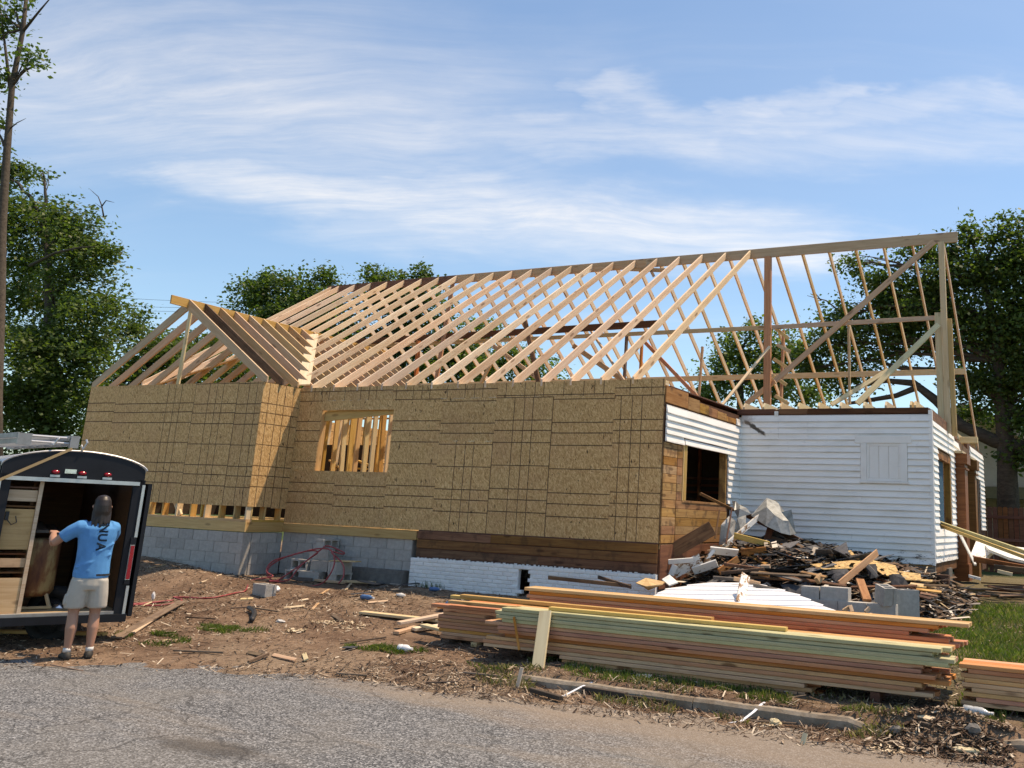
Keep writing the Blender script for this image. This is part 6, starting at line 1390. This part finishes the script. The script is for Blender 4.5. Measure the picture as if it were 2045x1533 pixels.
deb('rail', (1530, 1072), (1640, 1100), 2.5, 2.5, .07, .03, 'weathered_wood', 'brown strip along the dark sloping timber'); deb('rail', (1398, 985), (1465, 1018), .9, 2.4, .05, .03, 'old_siding', 'thin brown strip running from the window sill to the metal flap')
deb('stake', (1540, 1050), (1522, 1110), 2.4, 2.2, .12, .04, 'old_timber', 'short black timber standing under the crumpled sheet'); deb('stake', (1437, 1018), (1428, 1075), 1.2, 1.0, .03, .02, 'old_siding', 'thin dark stick leaning by the bare sheathing'); deb('stake', (1462, 1012), (1450, 1085), 2.0, 1.6, .03, .02, 'old_timber', 'thin black stick beside the dull grey sheet')
deb('broken_board', (1466, 1069), (1536, 1087), 1.4, 1.5, .10, .03, 'yellow_lumber', 'splintered pale yellow board lying across the heap'); deb('broken_board', (1480, 1102), (1530, 1098), 1.1, 1.2, .11, .03, 'old_sheathing', 'brown plank under the splintered yellow board')
deb('trim_board', (1418, 1098), (1474, 1104), .8, 1.0, .15, .03, 'white_trim', 'flat white board on the left of the heap', roll=.5); deb('trim_board', (1384, 1140), (1432, 1124), .6, .7, .15, .03, 'white_trim', 'white board with a sawn end, left foot of the heap', roll=.4)
deb('trim_board', (1345, 1143), (1400, 1116), .5, .7, .20, .03, 'peeling_white', 'peeling white panel tilted below the brown panel'); deb('trim_board', (1328, 1098), (1326, 1130), .35, .30, .07, .05, 'white_trim', 'white moulding standing at the corner of the OSB wall'); deb('trim_board', (1330, 1122), (1384, 1118), .35, .5, .08, .03, 'white_trim', 'white strip lying across the left foot of the heap')
deb('trim_board', (1340, 1148), (1348, 1128), .40, .42, .10, .03, 'white_trim', 'short white block near the OSB corner'); deb('trim_board', (1410, 1118), (1426, 1098), .7, .8, .06, .03, 'peeling_white', 'narrow white strip beside the flat white board')
deb('broken_board', (1436, 1142), (1474, 1116), .6, .9, .11, .04, 'old_sheathing', 'brown board end facing the street in the heap'); deb('broken_board', (1446, 1126), (1530, 1138), .45, .6, .05, .04, 'old_siding', 'long thin red brown strip across the heap'); deb('broken_board', (1440, 1144), (1526, 1136), .4, .5, .05, .03, 'weathered_wood', 'weathered strip below the red brown one')
deb('broken_board', (1520, 1132), (1538, 1132), .6, .6, .07, .05, 'tan_lumber', 'small tan block lying on the tar paper'); deb('broken_board', (1515, 1146), (1536, 1149), .3, .3, .09, .06, 'old_sheathing', 'small red brown block at the front of the heap')
sheet('osb_scrap', [(1525, 1120, 1.5), (1600, 1106, 2.2), (1700, 1100, 2.4), (1707, 1109, 1.9), (1640, 1113, 1.6), (1545, 1122, 1.3)], .012, 'osb_plain', 'long yellow OSB scrap lying across the top of the heap', 'OSB sheet'); 
sheet('osb_scrap', [(1618, 1128, 1.0), (1700, 1120, 1.6), (1742, 1122, 1.7), (1752, 1132, 1.2), (1700, 1136, .9), (1645, 1138, .8)], .012, 'osb_plain', 'second yellow OSB scrap in the middle of the heap', 'OSB sheet')
sheet('osb_scrap', [(1735, 1118, 2.0), (1788, 1130, 2.0), (1798, 1152, 1.2), (1765, 1150, 1.0), (1738, 1130, 1.5)], .012, 'osb_plain', 'yellow OSB scrap at the right of the pinkish plank', 'OSB sheet'); sheet('osb_scrap', [(1795, 1142, 1.6), (1838, 1148, 1.6), (1840, 1160, 1.2), (1806, 1158, 1.1)], .02, 'osb_plain', 'small yellow OSB scrap at the right end of the heap', 'OSB sheet')
for i, q in enumerate(((1805, 1156, 1862, 1160), (1818, 1165, 1870, 1172), (1830, 1176, 1880, 1182), (1800, 1168, 1850, 1172), (1845, 1168, 1895, 1170), (1838, 1184, 1872, 1190))):
    deb('broken_board', q[:2], q[2:], .6 - .1 * i, .6 - .1 * i, .07, .015, ['osb_plain', 'tan_lumber', 'yellow_lumber', 'osb_plain', 'weathered_wood', 'old_siding'][i], ['uppermost', 'second', 'lower', 'short', 'outermost', 'lowest'][i] + ' splinter at the right end of the heap by the grass', grp='splinters at the heap end', up=(0, -.3, .9))
tp_ = [([(1478, 1116, 1.2), (1545, 1122, 1.4), (1600, 1128, 1.2), (1590, 1136, .6), (1500, 1134, .5)], 'left'), ([(1590, 1114, 1.5), (1670, 1114, 1.7), (1676, 1126, 1.3), (1610, 1128, 1.1)], 'upper'), ([(1650, 1142, .8), (1700, 1140, 1.0), (1690, 1165, .4), (1668, 1160, .4)], 'folded middle'),
       ([(1775, 1148, .8), (1800, 1150, .8), (1818, 1172, .3), (1800, 1178, .2), (1780, 1165, .4)], 'curled right'), ([(1560, 1168, .1), (1600, 1170, .2), (1622, 1172, .2), (1620, 1192, -.2), (1575, 1196, -.3)], 'drooping front'), ([(1728, 1130, 1.1), (1752, 1136, 1.1), (1752, 1152, .8), (1738, 1155, .7)], 'small')]
for p_, nm in tp_: sheet('tar_paper', p_, .004, 'tar_paper', f'{nm} torn black roofing paper in the rubble heap', 'roofing paper', bulge=.08, smooth=False)
deb('plank', (1676, 1167), (1752, 1103), .2, 1.3, .11, .025, 'fir_lumber', 'pinkish plank sticking up diagonally at the right of the heap'); deb('broken_board', (1717, 1158), (1732, 1199), -.05, -.5, .12, .045, 'old_sheathing', 'thick yellow brown chunk leaning on the broken block wall')
deb('stake', (1733, 1130), (1752, 1152), .6, .5, .06, .03, 'grey_wood', 'grey stub behind the pinkish plank'); deb('broken_board', (1632, 1160), (1640, 1150), -.1, 0, .10, .07, 'tan_lumber', 'tan block end at the front edge of the heap')
for i, q in enumerate(((1475, 1150, 1640, 1162), (1500, 1143, 1620, 1150), (1560, 1150, 1690, 1170), (1540, 1145, 1600, 1160), (1600, 1142, 1650, 1152), (1700, 1172, 1830, 1170), (1745, 1165, 1860, 1196))):
    deb('broken_board', q[:2], q[2:], .25, .1 - .05 * i, .06, .02, ['old_siding', 'weathered_wood', 'old_timber', 'grey_wood', 'old_sheathing', 'old_siding', 'old_timber'][i], ['long dark lath along the front edge of the heap', 'weathered lath above the front edge', 'dark lath pointing at the broken block wall', 'short grey lath on the heap front', 'short brown lath on the heap front', 'red brown strip above the tilted block', 'dark strip hanging over the grass'][i], cat='lath', up=(0, -.4, .9))
# remains of a block wall in front of the heap
for i, (x0, x1, y0, y1, Yb_) in enumerate(((1638, 1695, 1172, 1200, -.7), (1600, 1637, 1172, 1199, -.7))):
    p = at(x0, y1, Y=Yb_); q = at(x1, y0, Y=Yb_); mb = MB(); mb.box(0, 0, 0, q.x - p.x - .01, .19, .20); mb.build('concrete_block', 'concrete_block', None, M=Matrix.Translation((p.x, p.y, p.z)), label=['right', 'left'][i] + ' upper block of the low broken block wall', cat='concrete block', group='broken block wall')
pz = at(1700, 1201, Y=-.7); zt_ = pz.z
for i in range(4):
    x = at(1790, 1201, Y=-.7).x - .40 * (i + 1); mb = MB(); mb.box(0, 0, 0, .392, .19, .19); mb.build('concrete_block', 'concrete_block', None, M=Matrix.Translation((x, -.72, zt_ - .195)), label=['rightmost', 'second', 'third', 'leftmost'][i] + ' lower block of the low broken block wall', cat='concrete block', group='broken block wall')
    mb = MB(); mb.box(0, 0, -.25, .395, .185, 0); mb.build('concrete_block', 'concrete_block', None, M=Matrix.Translation((x - .1, -.715, zt_ - .20)), label=['rightmost', 'second', 'third', 'leftmost'][i] + ' footing block under the low broken block wall', cat='concrete block', group='broken block wall')
p = at(1766, 1203, Y=-.7); cmu('concrete_block', (p.x, p.y + .05, p.z - .02), (0, .16, -.9), 'grey block tipped on the right end of the broken block wall', L=.25, H=.24); p = at(1800, 1215, Y=-.3); cmu('concrete_block', (p.x + .02, p.y, p.z - .10), (0, 0, .6), 'grey hollow block behind the tipped one', H=.36)
for i, q in enumerate(((1690, 1226, 1742, 1228), (1684, 1220, 1696, 1212), (1702, 1222, 1698, 1210), (1728, 1222, 1736, 1214))):
    deb('broken_board', q[:2], q[2:], -1.1, -1.05, .05, .03, 'tan_lumber', ['short board', 'left stub', 'upright stub', 'right stub'][i] + ' of a broken pallet against the block wall', grp='broken pallet')
# white ribbed siding panel in front of the heap
cs = [(1262, 1212, -1.95), (1330, 1180, -.65), (1420, 1160, -.1), (1500, 1164, -.1), (1590, 1186, -.9), (1672, 1224, -2.0), (1560, 1232, -2.3), (1400, 1226, -2.3)]
P_ = [at(a, b, Y=c) for a, b, c in cs]
def plane_z(x, y):
    A_ = np.array([[p.x, p.y, 1] for p in P_]); co = np.linalg.lstsq(A_, np.array([p.z for p in P_]), rcond=None)[0]; return co
co = plane_z(0, 0)
def inside(x, y):
    r = False; n = len(P_)
    for i in range(n):
        a, b = P_[i], P_[(i + 1) % n]
        if (a.y > y) != (b.y > y) and x < (b.x - a.x) * (y - a.y) / (b.y - a.y) + a.x: r = not r
    return r
wp = empty('ribbed_sheet', (P_[0].x, P_[0].y, .5), label='white ribbed siding panel lying tilted between the lumber and the rubble', cat='metal sheet')
ymin, ymax = min(p.y for p in P_), max(p.y for p in P_); nst = 7
for i in range(nst):
    ya, yb = ymin + (ymax - ymin) * i / nst, ymin + (ymax - ymin) * (i + 1) / nst; ym = (ya + yb) / 2
    ext = []
    for yy in (ya + .01, yb - .01):
        xs_ = [x for x in np.linspace(2.5, 10, 600) if inside(x, yy)]
        ext.append((min(xs_), max(xs_)) if xs_ else None)
    if not any(ext): continue
    e0 = ext[0] or (sum(ext[1]) / 2 - .02, sum(ext[1]) / 2 + .02); e1 = ext[1] or (sum(ext[0]) / 2 - .02, sum(ext[0]) / 2 + .02); f = lambda x, y: float(co[0] * x + co[1] * y + co[2]); mb = MB(); h = .013
    ring = lambda t: [(xq, yq, f(xq, yq) + dq) for xq, yq, dq in ((e0[0] + (e0[1] - e0[0]) * t, ya, -.02), (e0[0] + (e0[1] - e0[0]) * t, ya, h), (e0[0] + (e0[1] - e0[0]) * t, ya + .03, h + .006), (e1[0] + (e1[1] - e1[0]) * t, yb + .012, .001), (e1[0] + (e1[1] - e1[0]) * t, yb + .012, -.02))]
    mb.loft([ring(k_ / 8) for k_ in range(9)]); o = mb.build('siding_strip', 'white_metal'); o.parent = wp; o.matrix_parent_inverse = Matrix.Translation((-P_[0].x, -P_[0].y, -.5))
deb('standing_board', (1478, 1204), (1489, 1148), -1.5, -.9, .14, .03, 'peeling_white', 'peeling white board standing over the ribbed siding panel'); sheet('trim_scrap', [(1322, 1156, -.2), (1337, 1147, -.1), (1354, 1162, -.3), (1336, 1168, -.5)], .02, 'white_trim', 'square white scrap at the left end of the ribbed panel', 'board')
sheet('osb_scrap', [(1270, 1165, -.6), (1290, 1155, -.3), (1328, 1163, -.3), (1322, 1168, -.8), (1290, 1172, -1.0)], .012, 'tan_lumber', 'curled brown sheet left of the ribbed panel', 'board', bulge=.05)
deb('plank', (1095, 1153), (1260, 1170), -.75, -.8, .06, .02, 'weathered_wood', 'thin weathered lath lying before the brick foundation', cat='lath'); deb('plank', (1195, 1152), (1260, 1172), -.6, -.9, .05, .03, 'weathered_wood', 'second lath crossing the first before the brick foundation', cat='lath')
deb('broken_board', (1425, 1153), (1505, 1160), .1, .0, .05, .03, 'grey_wood', 'grey strip behind the ribbed panel'); deb('broken_board', (1466, 1155), (1518, 1166), -.3, -.3, .06, .03, 'tan_lumber', 'tan strip behind the standing white board')
deb('broken_board', (1505, 1168), (1552, 1178), -.5, -.6, .05, .03, 'grey_wood', 'grey strip to the right of the standing white board')

# ------------------------------------------------------------------ debris by the right side wall
deb('long_trim', (1874, 1043), (2110, 1124), 5.2, 3.4, .07, .05, 'green_lumber', 'long pale trim leaning from the side window down to the right', cat='trim'); deb('long_trim', (1880, 1050), (2110, 1136), 5.1, 3.3, .06, .05, 'yellow_lumber', 'second long trim just below the first one', cat='trim'); deb('long_trim', (1960, 1078), (2120, 1118), 5.4, 4.2, .05, .04, 'white_trim', 'third trim, white, behind the two long ones', cat='trim')
deb('white_pipe', (1917, 1066), (1948, 1128), 5.5, 5.0, .045, .045, 'white_trim', 'white pole leaning against the porch column', cat='pole')
sheet('siding_chunk', [(1938, 1108, 6.4), (1950, 1078, 7.0), (1976, 1090, 6.8), (1986, 1098, 6.4), (1968, 1114, 6.0)], .06, 'clapboard_paint', 'broken piece of white clapboard below the long trims', 'siding'); sheet('siding_chunk', [(1962, 1088, 7.2), (2060, 1100, 7.0), (2060, 1128, 5.0), (2015, 1118, 5.4), (1975, 1102, 6.0)], .05, 'white_trim', 'large fallen white wall panel at the right edge', 'siding')
for i in range(26):
    x = rnd.uniform(8.75, 10.6); y = rnd.uniform(3.2, 7.0); a = rnd.uniform(-.6, .4); L = rnd.uniform(.5, 1.8); d = Vector((math.cos(a) * L / 2, math.sin(a) * L / 2, rnd.uniform(-.05, .05)))
    c_ = Vector((x + .2, y, .62 + rnd.uniform(0, .16)))
    board('broken_board', c_ - d, c_ + d, rnd.choice([.06, .09, .14]), .025, rnd.choice(['old_timber', 'old_siding', 'weathered_wood', 'weathered_wood', 'grey_wood', 'old_timber']), roll=rnd.uniform(-.3, .3), label=f'{"short" if L < .9 else ("long" if L > 1.4 else "broken")} dark board on the ground by the side wall, {["nearest the grass", "in the middle", "far back"][min(2, int((y - 3.2) / 1.27))]}', cat='board', group='broken boards by the side wall')
deb('broken_board', (1945, 1116), (2060, 1136), 4.6, 4.2, .10, .04, 'old_siding', 'long red brown board below the fallen white panel'); deb('broken_board', (1985, 1132), (2060, 1140), 4.0, 4.0, .09, .04, 'weathered_wood', 'weathered board at the right picture edge'); deb('broken_board', (1992, 1140), (2022, 1147), 3.6, 3.6, .06, .02, 'pale_lumber', 'pale wedge of wood at the right picture edge'); deb('broken_board', (1935, 1150), (1958, 1156), 3.3, 3.2, .05, .02, 'white_trim', 'white splinter at the edge of the grass')
mb = MB(); q = at(1884, 1150, Y=3.3); mb.box(-.1, -.1, -.2, .1, .1, .12); mb.build('crate', 'old_timber', None, M=Matrix.Translation((q.x, q.y, q.z - .1)), label='small dark open crate at the corner of the white house', cat='crate')
# weeds at the brick foundation
def weeds(px, py, n, h, seed):
    c = G(px, py); r = random.Random(seed); mb = MB()
    for _ in range(n):
        a = r.uniform(0, 6.28); l = r.uniform(.5, 1) * h; x, y = c.x + r.uniform(-.25, .25), c.y + r.uniform(-.1, .1); z = gz(x, y); d = Vector((math.cos(a), math.sin(a), 0)) * l * .35
        mb.raw([(x - .004, y, z), (x + .004, y, z), (x + d.x * .5 + .003, y + d.y * .5, z + l * .6), (x + d.x, y + d.y, z + l)], [(0, 1, 2, 3)])
    return mb
for i, (px_, py_, n, h) in enumerate(((985, 1178, 60, .28), (860, 1176, 60, .16), (930, 1180, 40, .14), (1120, 1165, 20, .15))):
    weeds(px_, py_, n, h, i).build('weeds', 'leaf_mid', label='weeds at the foot of the white brick, ' + ['tall clump in the middle', 'left clump', 'low clump', 'right clump'][i], kind='stuff')
